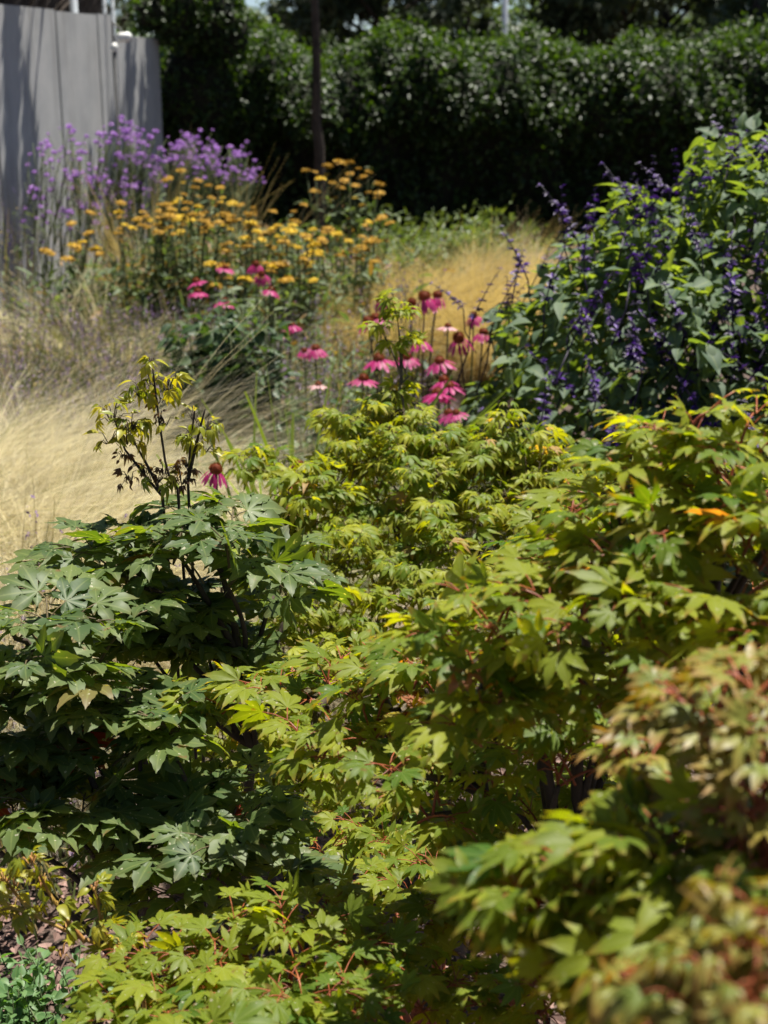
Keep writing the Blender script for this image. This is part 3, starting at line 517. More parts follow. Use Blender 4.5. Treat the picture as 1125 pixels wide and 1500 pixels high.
# low maple along the bottom
padsD = [(235, 1395, 1.34, 0.065, 6), (320, 1385, 1.32, 0.065, 6), (430, 1375, 1.34, 0.074, 7), (255, 1450, 1.26, 0.074, 7), (350, 1455, 1.24, 0.074, 7), (460, 1335, 1.42, 0.065, 6), (510, 1290, 1.63, 0.065, 6), (590, 1290, 1.65, 0.074, 6), (590, 1365, 1.39, 0.074, 7), (530, 1400, 1.34, 0.074, 7), (620, 1440, 1.29, 0.084, 7), (710, 1430, 1.29, 0.084, 7), (690, 1330, 1.44, 0.084, 7), (790, 1440, 1.24, 0.084, 6), (880, 1450, 1.19, 0.084, 6), (440, 1455, 1.22, 0.074, 7), (530, 1480, 1.20, 0.074, 7), (200, 1480, 1.24, 0.065, 6), (760, 1340, 1.39, 0.084, 6), (480, 1230, 1.85, 0.074, 5), (560, 1220, 1.85, 0.084, 6), (650, 1260, 1.70, 0.074, 6), (290, 1520, 1.14, 0.084, 6), (420, 1540, 1.14, 0.084, 6)]
tD = [[G(-.05, 1.62), at(520, 1480, 1.38), at(530, 1380, 1.42)], [G(-.12, 1.55), at(430, 1460, 1.36), at(350, 1410, 1.34), at(270, 1410, 1.34)], [G(.05, 1.7), at(640, 1420, 1.46), at(640, 1310, 1.54)], [G(.12, 1.6), at(760, 1440, 1.36), at(770, 1380, 1.36)]]
o, cnt['D'] = maple('low_maple', 'low pale yellow-green maple spreading along the bottom centre', tD, P_(padsD), T_LIME, 'maple_lime', 'twig_red', 'twig_red', .037,
    lambda n: R.beta(1.5, 2.4, n) * .8, lambda n: R.beta(2.2, 1.6, n) * .85, tw_r=.0014, node=.032, pet=.024, droop=.2, fill=.95, shrink=.75, lift=(-.3, .6))
# near branchy maple at the right edge, out of focus
padsE = [(780, 1300, .86, .050, 6), (860, 1275, .85, .045, 5), (960, 1240, .83, .05, 5), (850, 1350, .86, .045, 5), (940, 1360, .8, .055, 5), (1030, 1300, .8, .05, 5), (900, 1420, .82, .045, 4), (1000, 1440, .78, .05, 5), (1090, 1380, .76, .05, 5), (1110, 1260, .78, .05, 5)]
tE = [[G(.28, .88), at(1080, 1440, .82), at(960, 1330, .83), at(840, 1310, .86)], [G(.30, .85), at(1120, 1400, .8), at(1060, 1280, .8)]]
o, cnt['E'] = maple('near_lime_maple', 'blurred lime maple branch with red stalks near the lower right corner', tE, P_(padsE), T_LIME, 'maple_lime', 'twig_red', 'twig_red', .043,
    lambda n: R.beta(2.5, 1.6, n) * .88, lambda n: R.beta(2.2, 1.5, n) * .85, node=.05, pet=.028, droop=.3, fill=.8)
padsF = [(1015, 1185, .86, .045, 4), (950, 1110, .92, .03, 2), (1050, 1040, .84, .045, 4), (1095, 1075, .8, .05, 5), (1010, 1060, .86, .03, 2), (1110, 1160, .78, .05, 5), (1120, 1010, .82, .05, 4)]
tF = [[G(.30, .85), at(1110, 1330, .8), at(1080, 1180, .82), at(1010, 1020, .86)], [G(.31, .84), at(1130, 1200, .78), at(1100, 1080, .8)]]
o, cnt['F'] = maple('pink_maple', 'blurred maple with dusty pink-brown leaves at the right edge', tF, P_(padsF), T_LIME, 'maple_pink', 'twig_red', 'twig_red', .028,
    lambda n: U(.3, .85, n), lambda n: U(0, .86, n), tr=.005, node=.035, pet=.02, droop=.25, fill=.9)
padsG = [(1110, 1340, .6, .04, 6), (1030, 1440, .6, .035, 6), (960, 1450, .62, .025, 4), (1090, 1440, .56, .04, 7), (1060, 1380, .6, .03, 5), (1000, 1490, .58, .03, 5)]
tG = [[G(.18, .62), at(1120, 1480, .6), at(1090, 1380, .6), at(1080, 1280, .62)], [G(.17, .6), at(1060, 1480, .58), at(980, 1460, .6)]]
o, cnt['G'] = maple('curled_maple', 'very blurred maple shoot with curled yellow-brown leaves in the lower right corner', tG, P_(padsG), T_CURL, 'maple_pink', 'twig_red', 'twig_red', .02,
    lambda n: U(.1, .95, n), lambda n: U(0, .84, n), tr=.003, node=.022, pet=.016, droop=.2, tw_r=.0012, fill=.6)

# ------------------------------------------------------------------ leggy sapling above the dark maple, bare red sprout at lower left
def shoots(name, label, stems, tips, leaf, mat, twig, tm, n_leaf, withered=0, r=.003):
    base = stems[0][0]; o = thing(name, (float(base[0]), float(base[1]), 0), label, 'sapling')
    for s in stems:
        mb = MB(); P = np.asarray(s, float); f = np.linspace(0, 1, 12); Q = np.stack([np.interp(f, np.linspace(0, 1, len(P)), P[:, k]) for k in range(3)], -1); tube(mb, Q, r, r * .4, 5); mb.build('stem', M[twig], o)
    mb, tw = MB(), MB(); B, T, Nn, Sz, Ag = [], [], [], [], []
    for (c, rad, n, old) in tips:
        c = np.asarray(c)
        for k in range(n):
            p = c + unit(R.normal(0, 1, 3)) * rad * U(.2, 1) ** .6 * np.array([1, 1, .8]); st = c + (p - c) * .25 - [0, 0, rad * .3]
            tube(tw, [st, (st + p) / 2 + [0, 0, .006], p], .0009, .0006, 3); B.append(p); T.append(unit(p - c) * [1, 1, .7] + [0, 0, -.4 * U(-.5, 1.6)]); Nn.append(R.normal(0, .5, 3) + [0, 0, 1]); Sz.append(leaf * U(.5, 1.3) * (.55 if old else 1)); Ag.append(.97 if old else U(0, .8))
    n = len(B); scatter_mix(mb, tm, np.array(B), frames(np.array(T), np.array(Nn)), np.array(Sz), U(0, 1, n), np.array(Ag))
    tw.build('twigs', M[twig], o); mb.build('leaves', M[mat], o); return o
Y = 2.05
shoots('leggy_sapling', 'leggy sapling with three yellow-green tufted shoots above the dark maple', [
    [G(-.29, Y), at(262, 720, Y), at(244, 690, Y), at(232, 610, Y), at(222, 525, Y)], [G(-.3, Y), at(240, 730, Y), at(215, 700, Y), at(180, 655, Y), at(165, 605, Y)], [at(235, 720, Y), at(212, 675, Y), at(192, 640, Y)], [G(-.28, Y), at(275, 715, Y), at(278, 660, Y), at(285, 600, Y)], [at(276, 700, Y), at(290, 640, Y), at(300, 600, Y)]],
    [(at(222, 530, Y), .012, 5, 0), (at(222, 560, Y), .028, 14, 0), (at(245, 562, Y), .022, 10, 0), (at(208, 572, Y), .025, 10, 0), (at(232, 585, Y), .02, 6, 1), (at(234, 610, Y), .014, 7, 1), (at(240, 620, Y), .018, 4, 0),
     (at(165, 610, Y), .03, 14, 0), (at(190, 620, Y), .032, 18, 0), (at(160, 640, Y), .025, 8, 0), (at(185, 645, Y), .025, 10, 0), (at(182, 665, Y), .016, 5, 1), (at(285, 610, Y), .022, 10, 0), (at(300, 625, Y), .025, 12, 0), (at(280, 640, Y), .02, 8, 0), (at(298, 655, Y), .025, 6, 0), (at(277, 680, Y), .02, 10, 1), (at(212, 685, Y), .025, 12, 1), (at(190, 700, Y), .02, 8, 1), (at(240, 690, Y), .022, 9, 1), (at(265, 700, Y), .03, 14, 1), (at(225, 700, Y), .03, 12, 0)],
    .019, 'lime_shoot', 'bark_dark', [T_OVATE[1], T_CURL[0], T_CURL[1], T_OVATE[2]], 0)
Y = 1.36
shoots('red_sprout', 'reddish arching sprout with small yellow buds at lower left', [
    [G(-.31, 1.6), at(205, 1400, 1.36), at(125, 1378, 1.36), at(60, 1345, 1.36), at(0, 1320, 1.36), at(-40, 1290, 1.36)], [at(125, 1380, 1.36), at(95, 1345, 1.36), at(70, 1305, 1.36), at(45, 1255, 1.36)], [at(60, 1345, 1.36), at(30, 1318, 1.36), at(5, 1285, 1.36)], [G(-.3, 1.55), at(165, 1395, 1.36), at(148, 1350, 1.36), at(138, 1300, 1.36)], [at(45, 1338, 1.36), at(20, 1330, 1.36), at(-10, 1335, 1.36)]],
    [(at(45, 1260, Y), .014, 7, 0), (at(60, 1290, Y), .016, 7, 0), (at(80, 1320, Y), .016, 7, 0), (at(20, 1300, Y), .02, 10, 0), (at(5, 1285, Y), .02, 9, 0), (at(138, 1300, Y), .012, 6, 0), (at(142, 1325, Y), .014, 6, 0), (at(150, 1345, Y), .016, 7, 0), (at(15, 1330, Y), .025, 12, 0), (at(35, 1335, Y), .018, 8, 0), (at(100, 1360, Y), .014, 6, 0), (at(180, 1385, Y), .02, 9, 0), (at(90, 1395, Y), .02, 4, 0), (at(-20, 1300, Y), .03, 12, 0)],
    .017, 'lime_shoot', 'twig_yellow', [T_OVATE[0], T_CURL[2], T_OVATE[2]], 0, .0032)

# ------------------------------------------------------------------ weed, daylily, coneflower foliage
def weed(px, py, Y, n, rad, label):
    c = at(px, py, Y); o = thing('weed', (c[0], c[1], 0), label, 'weed'); mb, st = MB(), MB()
    for k in range(n // 9):
        b = np.array([c[0], c[1], 0]) + np.array([R.normal(0, rad * .5), R.normal(0, rad * .5), 0]); h = U(.05, .16); e = b + [R.normal(0, .03), R.normal(0, .03), h]; tube(st, [b, (b + e) / 2 + [.004, 0, 0], e], .0015, .001, 4)
        t = U(.3, 1, 9); pos = b + (e - b) * t[:, None]; d = unit(R.normal(0, 1, (9, 3)) + [0, 0, .5]); scatter_mix(mb, T_OVATE, pos, frames(d, R.normal(0, .4, (9, 3)) + [0, 0, 1]), U(.014, .032, 9), U(0, 1, 9), U(0, 1, 9))
    st.build('stem', M['stem_green'], o); mb.build('leaves', M['weed'], o)
weed(15, 1450, 2.05, 700, .13, 'leafy green weed on the bark mulch in the lower left corner')
def strap_clump(px, py, Y, n, label):
    c = at(px, py, Y); c[2] = 0; o = thing('daylily', tuple(c), label, 'plant'); mb = MB()
    b = c + np.stack([R.normal(0, .06, n), R.normal(0, .05, n), np.zeros(n)], -1); d = unit(np.stack([np.clip(R.normal(.12, .15, n), -.15, .4), R.normal(0, .13, n), np.ones(n)], -1))
    blades(mb, b, d, U(.50, .95, n), d * [1, 1, 0] * .9 + np.array([0, 0, -.12]), U(.018, .034, n), 8); mb.build('leaves', M['grass_green'], o)
strap_clump(455, 740, 3.6, 110, 'arching bright green strap leaves behind the small-leaved maple')
strap_clump(400, 720, 3.5, 22, 'thin clump of upright green strap leaves at the grass edge')
def leafy_clump(name, px, Y, h, rad, n, label, size=(.05, .10), tm=None, mat='cone_leaf', cat='plant', stems=18):
    x = ground_x(px, Y); o = thing(name, (x, Y, 0), label, cat); mb, st = MB(), MB()
    for k in range(stems):
        a = U(0, 6.28); rr = rad * math.sqrt(U(0, 1)); b = np.array([x + math.cos(a) * rr * .5, Y + math.sin(a) * rr * .5, 0]); e = np.array([x + math.cos(a) * rr, Y + math.sin(a) * rr, h * U(.7, 1.0)])
        tube(st, bez(b, (b + e) / 2, e, 5), .004, .002, 4); m = n // stems; t = U(.15, 1.0, m); pos = b + (e - b) * t[:, None]; d = unit(R.normal(0, 1, (m, 3)) * [1, 1, .4] + [0, 0, .15])
        pos = pos + d * .02; scatter_mix(mb, tm or T_OVATE, pos, frames(d + [0, 0, -.2], R.normal(0, .35, (m, 3)) + [0, 0, 1]), U(*size, m) * (1.15 - .5 * t), U(0, 1, m), U(0, 1, m))
    st.build('stem', M['stem_green'], o); mb.build('leaves', M[mat], o); return o
leafy_clump('leafy_clump', 315, 5.15, .76, .15, 800, 'dark green leafy coneflower clump beside the blond grass', (.06, .11))
leafy_clump('leafy_clump', 372, 5.0, .82, .12, 800, 'taller dark leafy column under the paired pink coneflowers', (.06, .11))
leafy_clump('leafy_clump', 455, 4.75, .52, .22, 380, 'grey-green leafy clump under the single magenta coneflower', (.05, .09))
leafy_clump('leafy_clump', 590, 4.5, .50, .25, 420, 'leafy green clump under the group of pink coneflowers', (.05, .09))
leafy_clump('leafy_clump', 680, 4.7, .52, .2, 320, 'leafy green clump between the coneflowers and the sage', (.05, .09))

for px, Y, h, lab in ((345, 4.55, .42, 'low green leafy clump between the blond grass and the taller dark leafy column'), (405, 4.35, .42, 'low green leafy clump among the upright strap leaves'), (500, 4.6, .46, 'low green leafy clump under the lowest flat pink coneflower'), (545, 5.2, .55, 'green leafy clump behind the leaning coneflowers, before the golden grass'), (480, 5.6, .55, 'green leafy clump behind the single magenta coneflower')):
    leafy_clump('leafy_clump', px, Y, h, .2, 420, lab, (.035, .075), T_OVATE + T_LANCE, 'yarrow_leaf')
# ------------------------------------------------------------------ sage bush
def sage():
    o = thing('sage_bush', (1.28, 4.5, 0), 'large round sage bush with indigo flower spikes at right', 'shrub')
    lobes = [((1.93, 4.72, .30), (1.30, 1.0, 1.20), 16500), ((1.26, 4.6, .30), (.84, .88, 1.06), 11000), ((.90, 4.5, .25), (.66, .80, .88), 9000)]
    PS, DS = [], []
    for li, (c, r, m) in enumerate(lobes):
        d = unit(R.normal(0, 1, (m, 3)) + [0, -.35, .25]); d = d[d[:, 2] > -.25]; m = len(d)
        lump = 1 + .07 * np.sin(d[:, 0] * 8 + li) * np.sin(d[:, 2] * 9 + 1) + .05 * np.sin(d[:, 0] * 17 + d[:, 2] * 13)
        q = np.array(c) + d * (lump * (1.0 - R.exponential(.13, m)))[:, None] * r; ok = np.ones(m, bool)
        for lj, (c2, r2, _) in enumerate(lobes):
            if lj != li: ok &= (((q - c2) / r2) ** 2).sum(1) > .7
        PS.append(q[ok]); DS.append(d[ok])
    pos, d = np.concatenate(PS), np.concatenate(DS); n = len(pos); C = np.array([1.5, 4.6, .27])
    tpd = unit(d * [1, 1, .3] + R.normal(0, .55, (n, 3)) + [0, 0, -.25]); mb = MB()
    scatter_mix(mb, T_SAGE, pos, frames(tpd, d * .22 + [0, 0, 1.0] + R.normal(0, .36, (n, 3))), R.triangular(.032, .05, .095, n), R.beta(1.2, 1.6, n), U(0, 1, n)); mb.build('foliage', M['sage'], o)
    st = MB()
    for k in range(90):
        i = R.integers(0, n); e = pos[i]; b = np.array([C[0] + (e[0] - C[0]) * .3, C[1] + (e[1] - C[1]) * .3, 0]); tube(st, bez(b, (b + e) / 2 + [0, 0, .15], e, 6), .005, .002, 4)
    st.build('stems', M['stem_dark'], o)
    # flower spikes: three shapes, copied
    meshes = []
    for v in range(4):
        f, L = MB(), U(.16, .24); bx, by = R.normal(0, .03), R.normal(0, .03); pts = bez((0, 0, 0), (bx, by, L * .5), (bx * 3, by * 3, L), 8); tube(f, pts, .0028, .0012, 5, (0, 0, 0, 0)); tube(f, [(-bx, -by, -.22), (0, 0, -.1), (0, 0, 0)], .003, .0028, 5, (0, 0, 0, 0))
        for q in range(10):
            t = .2 + .8 * q / 9; p = pts[min(7, int(t * 7))]; m = 7 if q < 8 else 4; a = U(0, 6.28, m); dd = np.stack([np.cos(a), np.sin(a), U(-.2, .5, m)], -1)
            scatter(f, simple_leaf(.42, .6, .2, .6, 2), np.tile(p, (m, 1)), frames(dd, np.tile([0, 0, 1.], (m, 1)) + R.normal(0, .2, (m, 3))), U(.014, .034 if q < 6 else .020, m), np.where(R.random(m) < .36, U(.6, 1, m), U(0, .3, m)), U(0, 1, m))
        meshes.append(f.mesh('flower_spike', M['sage_flower']))
    sil = [(680, 400), (690, 420), (755, 368), (775, 355), (790, 345), (830, 310), (850, 300), (872, 285), (885, 275), (905, 262), (940, 262), (960, 245), (985, 225), (1000, 235), (1015, 215), (1050, 195), (1065, 205), (1085, 190), (1105, 180), (1120, 185), (1098, 200), (1040, 215), (970, 250), (925, 275), (745, 395), (720, 430), (735, 410), (1075, 180), (1120, 205)]
    k = 0
    for px, py in sil:
        q = at(px, py, 4.55 + U(-.15, .15)); put('flower_spike', meshes[k % 4], o, tuple(Vector(q - [0, 0, .12]) - o.location), (U(-.25, .25), U(-.45, .1), U(0, 6)), U(.6, 1.0)); k += 1
    front = np.where((d[:, 1] < -.25) & (pos[:, 2] > .45) & (pos[:, 0] < 1.45))[0]
    for i in R.choice(front, 98 - len(sil), False):
        q = pos[i] + d[i] * .12; rx, ry = -d[i][1] * .7, d[i][0] * .7
        put('flower_spike', meshes[k % 4], o, tuple(Vector(q - d[i] * .05) - o.location), (rx + U(-.3, .3), ry + U(-.3, .3), U(0, 6)), U(.75, 1.15)); k += 1
sage()

# ------------------------------------------------------------------ feather grasses
def tuft(mb, c, n, L, spread, flow, width=(.0012, .0024), rad=.12, up=1.0, age=None):
    ncl = max(45, n // 28); cl = R.integers(0, ncl, n); ca, cr_ = U(0, 6.28, ncl), rad * np.sqrt(U(0, 1, ncl)); cb = R.normal(0, .22, (ncl, 3)); cL = U(.6, 1.12, ncl)
    a = ca[cl] + R.normal(0, .12, n); r = cr_[cl]; b = np.array(c) + np.stack([np.cos(a) * r, np.sin(a) * r, np.zeros(n)], -1) + R.normal(0, .008, (n, 3)) * [1, 1, 0]
    ph = a + R.normal(0, .35, ncl)[cl]; sp2 = U(.25, 1.3, ncl)[cl] * spread; d = unit(np.stack([np.cos(ph) * sp2, np.sin(ph) * sp2, np.full(n, up)], -1))
    be = d * [1, 1, 0] * .8 + np.array(flow) + cb[cl] + R.normal(0, .07, (n, 3)) + np.array([0, 0, -.5]); L = L * cL[cl]; rn = np.clip(U(0, 1, ncl)[cl] + R.normal(0, .15, n), 0, 1)
    blades(mb, b, d, L * U(.85, 1.15, n), be, U(*width, n), 8, rnd=rn, age=(R.random(n) * .8 if age is None else age(n)))
def grass(name, label, tufts, mat, **kw):
    c0 = tufts[0][0]; o = thing(name, tuple(c0), label, 'grass')
    mb = MB()
    for (c, n, L, sp_, fl) in tufts: tuft(mb, c, n, L, sp_, fl, **kw)
    mb.build('blades', M[mat], o); return o
def gp(px, py, Y): p = at(px, py, Y); p[2] = 0; return p
grass('feather_grass', 'wide flowing mound of blond feather grass left of the dark maple shoots', [(gp(px, 0, Y), 3600, L * 1.6, .62, (.38, -.26, -.12)) for px, Y, L in ((-70, 3.9, .6), (10, 3.6, .58), (60, 4.1, .58), (55, 3.6, .46), (-20, 4.4, .5), (-110, 4.4, .5), (85, 3.9, .36), (50, 3.4, .38), (-20, 3.35, .38), (-130, 4.9, .5), (-40, 5.0, .42))], 'straw', age=lambda n: np.where(R.random(n) < .14, .95, U(0, .8, n)))  # olive share of blades paints shaded gaps into the mound's colour
grass('feather_grass', 'greener shaded feather grass at the left edge', [(gp(px, 0, Y), 1400, L, .5, (.25, -.1, 0)) for px, Y, L in ((-30, 3.2, .62), (30, 3.1, .42), (70, 3.2, .42))], 'straw', age=lambda n: np.where(R.random(n) < .45, .95, U(0, .8, n)))
grass('feather_grass', 'pale green and blond grass tuft near the foot of the wall', [(gp(px, 0, Y), 800, L, .6, (.1, -.1, 0)) for px, Y, L in ((95, 7.6, .7), (140, 7.3, .62), (60, 7.7, .7))], 'straw', age=lambda n: np.where(R.random(n) < .5, .95, U(0, .8, n)), width=(.003, .006))
grass('feather_grass', 'small blond grass tuft on the left edge above the big mound', [(gp(px, 0, Y), 700, .5, .5, (.1, -.1, 0)) for px, Y in ((10, 5.3), (45, 5.5))], 'straw', width=(.002, .004))
for i, (lab, ts) in enumerate((('golden grass swath behind the yarrow clumps, nearest its amber heads', ((560, 8.0), (590, 7.6), (545, 7.5), (600, 8.3))), ('golden grass swath in the centre before the hedge', ((650, 8.2), (690, 8.6), (640, 7.6), (680, 7.9), (620, 9.0))), ('golden grass swath next to the sage bush', ((740, 8.8), (790, 9.0), (720, 8.2), (760, 8.0), (830, 9.2), (735, 7.4))))):
    grass('golden_grass', lab, [(gp(px, 0, Y), 2100, U(.60, .70), .40, (.14, -.12, .05)) for px, Y in ts], 'gold', width=(.0025, .005), rad=.2)
grass('golden_grass', 'thin tall golden grass among the violet verbena', [(gp(px, 0, Y), 350, .95, .15, (.03, 0, .2)) for px, Y in ((190, 8.6), (205, 8.4), (300, 8.2))], 'gold', width=(.003, .005), rad=.12)

# ------------------------------------------------------------------ catmint band
def spikes_plant(name, px, Y, h, rad, n, label, group, fm='catmint_flower', fl=.55, brown=.28):
    x = ground_x(px, Y); o = thing(name, (x, Y, 0), label, 'plant', group)
    b = np.stack([x + R.normal(0, rad * .4, n), Y + R.normal(0, rad * .4, n), np.zeros(n)], -1); d = unit(np.stack([(b[:, 0] - x) * 1.6 + R.normal(0, .16, n), (b[:, 1] - Y) * 1.6 + R.normal(0, .16, n), np.ones(n)], -1)); L = U(h * .6, h * 1.1, n)
    mb = MB(); blades(mb, b, d, L, R.normal(0, .06, (n, 3)), U(.004, .008, n), 4, age=np.where(R.random(n) < brown, .97, .3))
    k = 9; t = U(.1, .8, (n, k)); pos = (b[:, None] + d[:, None] * (L[:, None] * t)[..., None]).reshape(-1, 3); m = len(pos); dd = unit(R.normal(0, 1, (m, 3)) + [0, 0, .4]); scatter(mb, T_LANCE[0], pos, frames(dd, R.normal(0, .5, (m, 3)) + [0, 0, 1]), U(.015, .035, m), U(0, 1, m), np.where(R.random(m) < brown, .97, .3)); mb.build('foliage', M['catmint'], o)
    f = MB(); k = 12; w_ = R.random(n) < fl; t = U(.62, 1.0, (w_.sum(), k)); pos = (b[w_][:, None] + d[w_][:, None] * (L[w_][:, None] * t)[..., None]).reshape(-1, 3); m = len(pos); dd = unit(R.normal(0, 1, (m, 3))); scatter(f, T_TINY[0], pos, frames(dd, R.normal(0, 1, (m, 3))), U(.008, .018, m), U(0, 1, m), U(0, 1, m)); f.build('blossom', M[fm], o)
    return o
GC = 'catmint plants in the hazy band between the blond grass and the yarrow'
for px, Y in ((20, 6.2), (80, 5.7), (140, 5.9), (200, 5.6), (250, 5.9), (110, 6.6), (180, 6.5), (250, 6.7), (310, 6.3), (245, 5.4), (60, 7.0), (320, 6.9), (390, 6.4), (440, 6.0), (400, 5.7), (480, 6.5), (520, 6.0), (480, 5.4), (530, 5.3), (440, 6.9), (300, 5.5), (130, 7.1), (220, 7.3), (370, 7.2)):
    spikes_plant('catmint', px, Y, U(.38, .6), .26, 85, 'hazy grey-green catmint with mauve spikes in the band behind the blond grass', GC)
for px, Y, lab in ((300, 4.5, 'low mauve catmint in the shade right of the blond grass'), (335, 4.2, 'low catmint beside the near drooping coneflower'), (30, 2.55, 'mauve catmint in front of the shaded grass at the left edge'), (-20, 3.0, 'tall mauve catmint spikes rising from the grass at the left edge'), (380, 3.9, 'grey catmint between the blond grass and the strap leaves')):
    spikes_plant('catmint', px, Y, .40 if px != -20 else .62, .2, 80, lab, None)
for px, Y, h, lab in ((65, 8.6, .95, 'dark purple spiked plant at the foot of the wall'), (30, 8.9, .9, 'second dark spiked plant close to the wall, further left'), (575, 6.6, .8, 'dark slender spikes before the golden grass, by the yarrow'), (600, 6.9, .8, 'dark slender spikes in the golden grass, above the coneflowers')):
    spikes_plant('dark_salvia', px, Y, h, .12, 26, lab, None, 'sage_flower', .8, .3)

# ------------------------------------------------------------------ verbena and yarrow
def head_mesh(name, mat, r, flat, nd, size, dome=True):
    mb = MB(); d = unit(R.normal(0, 1, (nd, 3))); 
    if dome: d[:, 2] = np.abs(d[:, 2])
    pos = d * [r, r, r * flat]; scatter(mb, simple_leaf(.8, -.3, .3, .5, 2), pos - d * size * .4, frames(d * [1, 1, .4] + R.normal(0, .3, (nd, 3)), d + [0, 0, .5]), U(size * .7, size * 1.3, nd), U(0, 1, nd), U(0, 1, nd))
    if flat < .6:
        th = np.linspace(0, 6.283, 17)[:-1]; V = [(0, 0, r * flat * .9)] + [(math.cos(a) * r * .7, math.sin(a) * r * .7, r * flat * .7) for a in th] + [(math.cos(a) * r * .96, math.sin(a) * r * .96, 0.) for a in th] + [(0, 0, -r * .3)]
        T = [(0, 1 + i, 1 + (i + 1) % 16) for i in range(16)] + [q for i in range(16) for q in ((1 + i, 17 + i, 17 + (i + 1) % 16), (1 + i, 17 + (i + 1) % 16, 1 + (i + 1) % 16))] + [(33, 17 + (i + 1) % 16, 17 + i) for i in range(16)]
        mb.add(V, T, np.tile([0, .5, .5, .5], (len(V), 1)))
    return mb.mesh(name, M[mat])
VH = [head_mesh('flower_head', 'verbena', .020, .75, 60, .013, False) for _ in range(3)]
YA = [head_mesh('flower_head', 'yarrow_amber', .030, .38, 110, .012) for _ in range(3)]
YY = [head_mesh('flower_head', 'yarrow_yellow', .025, .42, 100, .012) for _ in range(2)]
def verbena(px, Y, pts, label):
    b = np.array([ground_x(px, Y), Y, 0]); o = thing('verbena', tuple(b), label, 'flower', 'violet verbena along the wall'); st = MB(); k = 0
    for qx, qy in pts:
        q = at(qx, qy, Y + U(-.35, .35)); s = b + [R.normal(0, .05), R.normal(0, .05), 0]; fork = s + (q - s) * U(.55, .75) + [R.normal(0, .03), 0, .05]
        tube(st, bez(s, (s + fork) / 2 + R.normal(0, .02, 3), fork, 4), .0045, .003, 4); tube(st, [fork, (fork + q) / 2, q], .003, .002, 4)
        put('flower_head', VH[k % 3], o, tuple(q - b), (U(-.3, .3), U(-.3, .3), U(0, 6)), U(.5, .95)); k += 1
        for e in range(3):
            q2 = q + R.normal(0, .05, 3) * [1, 1, .7] - [0, 0, .03]
            if e < 2: put('flower_head', VH[(k + e) % 3], o, tuple(q2 - b), (U(-.3, .3), U(-.3, .3), U(0, 6)), U(.3, .65))
            tube(st, [fork, (fork + q2) / 2 + [0, 0, .01], q2], .0025, .0018, 3)
    lv = MB(); m = 60; z = U(.05, .8, m); dd = unit(R.normal(0, 1, (m, 3)) * [1, 1, .4]); scatter_mix(lv, T_LANCE, b + np.stack([R.normal(0, .06, m), R.normal(0, .06, m), z], -1), frames(dd, np.tile([0, 0, 1.], (m, 1)) + R.normal(0, .3, (m, 3))), U(.05, .1, m), U(0, 1, m), U(0, .8, m))
    st.build('stems', M['stem_green'], o); lv.build('leaves', M['yarrow_leaf'], o)
def scat(x0, x1, y0f, y1f, n):                          # head positions between an upper and a lower outline
    x = U(x0, x1, n); f = R.beta(1.4, 1.6, n); return [(a, y0f(a) + (y1f(a) - y0f(a)) * t) for a, t in zip(x, f)]
top = lambda x: np.interp(x, [40, 65, 105, 150, 180, 240, 300, 345, 375], [275, 195, 178, 178, 165, 195, 180, 205, 240]); bot = lambda x: np.interp(x, [40, 100, 160, 220, 300, 375], [350, 345, 325, 290, 262, 275])
verbena(75, 8.3, scat(45, 105, top, bot, 20), 'loose violet verbena at the left, nearest the wall')
verbena(125, 8.7, scat(100, 150, top, bot, 24), 'violet verbena before the second concrete panel')
verbena(165, 9.0, scat(140, 190, top, bot, 30), 'dense tall violet verbena before the wall step')
verbena(205, 9.3, scat(180, 232, top, bot, 30), 'dense violet verbena before the low wall end')
verbena(255, 9.7, scat(228, 280, top, bot, 26), 'violet verbena at the corner of wall and hedge')
verbena(295, 10.0, scat(270, 320, top, bot, 26), 'violet verbena against the dark hedge, left of centre')
verbena(345, 10.2, scat(315, 375, top, bot, 24), 'violet verbena clump at the right end, against the dark hedge')
def yarrow(px, Y, heads, label, yellow=.35, leaf=420, low=.75):
    b = np.array([ground_x(px, Y), Y, 0]); o = thing('yarrow', tuple(b), label, 'flower', 'yarrow clumps in the back of the bed'); st, lv = MB(), MB(); k = 0
    for qx, qy in heads:
        q = at(qx, qy, Y + U(-.3, .3)); s = b + [(q[0] - b[0]) * .45 + R.normal(0, .03), R.normal(0, .08), 0]; tube(st, bez(s, (s + q) / 2 + R.normal(0, .02, 3), q, 5), .004, .003, 4)
        me = (YY if U(0, 1) < yellow else YA); put('flower_head', me[k % len(me)], o, tuple(q - b), (U(-.25, .25) + .05, U(-.25, .25), U(0, 6)), R.triangular(.4, .75, 1.35)); k += 1
        m = 20; t = U(.1, low + .1, m); pos = s + (q - s) * t[:, None] + R.normal(0, .02, (m, 3)); dd = unit(R.normal(0, 1, (m, 3)) * [1, 1, .4] + [0, 0, .5]); scatter_mix(lv, T_LANCE, pos, frames(dd, R.normal(0, .5, (m, 3)) + [0, 0, 1]), U(.04, .09, m), U(0, 1, m), np.where(R.random(m) < .12, .97, .3))
    m = leaf; r = R.normal(0, .17, (m, 2)); pos = np.stack([b[0] + r[:, 0] * 1.3, b[1] + r[:, 1], U(.03, .55, m)], -1); dd = unit(R.normal(0, 1, (m, 3)) * [1, 1, .5] + [0, 0, .6]); scatter_mix(lv, T_LANCE, pos, frames(dd, R.normal(0, .5, (m, 3)) + [0, 0, 1]), U(.05, .12, m), U(0, 1, m), np.where(R.random(m) < .12, .97, .3))
    st.build('stems', M['stem_green'], o); lv.build('leaves', M['yarrow_leaf'], o)
def inbox(x0, x1, y0, y1, n): return list(zip(U(x0, x1, n), U(y0, y1, n)))
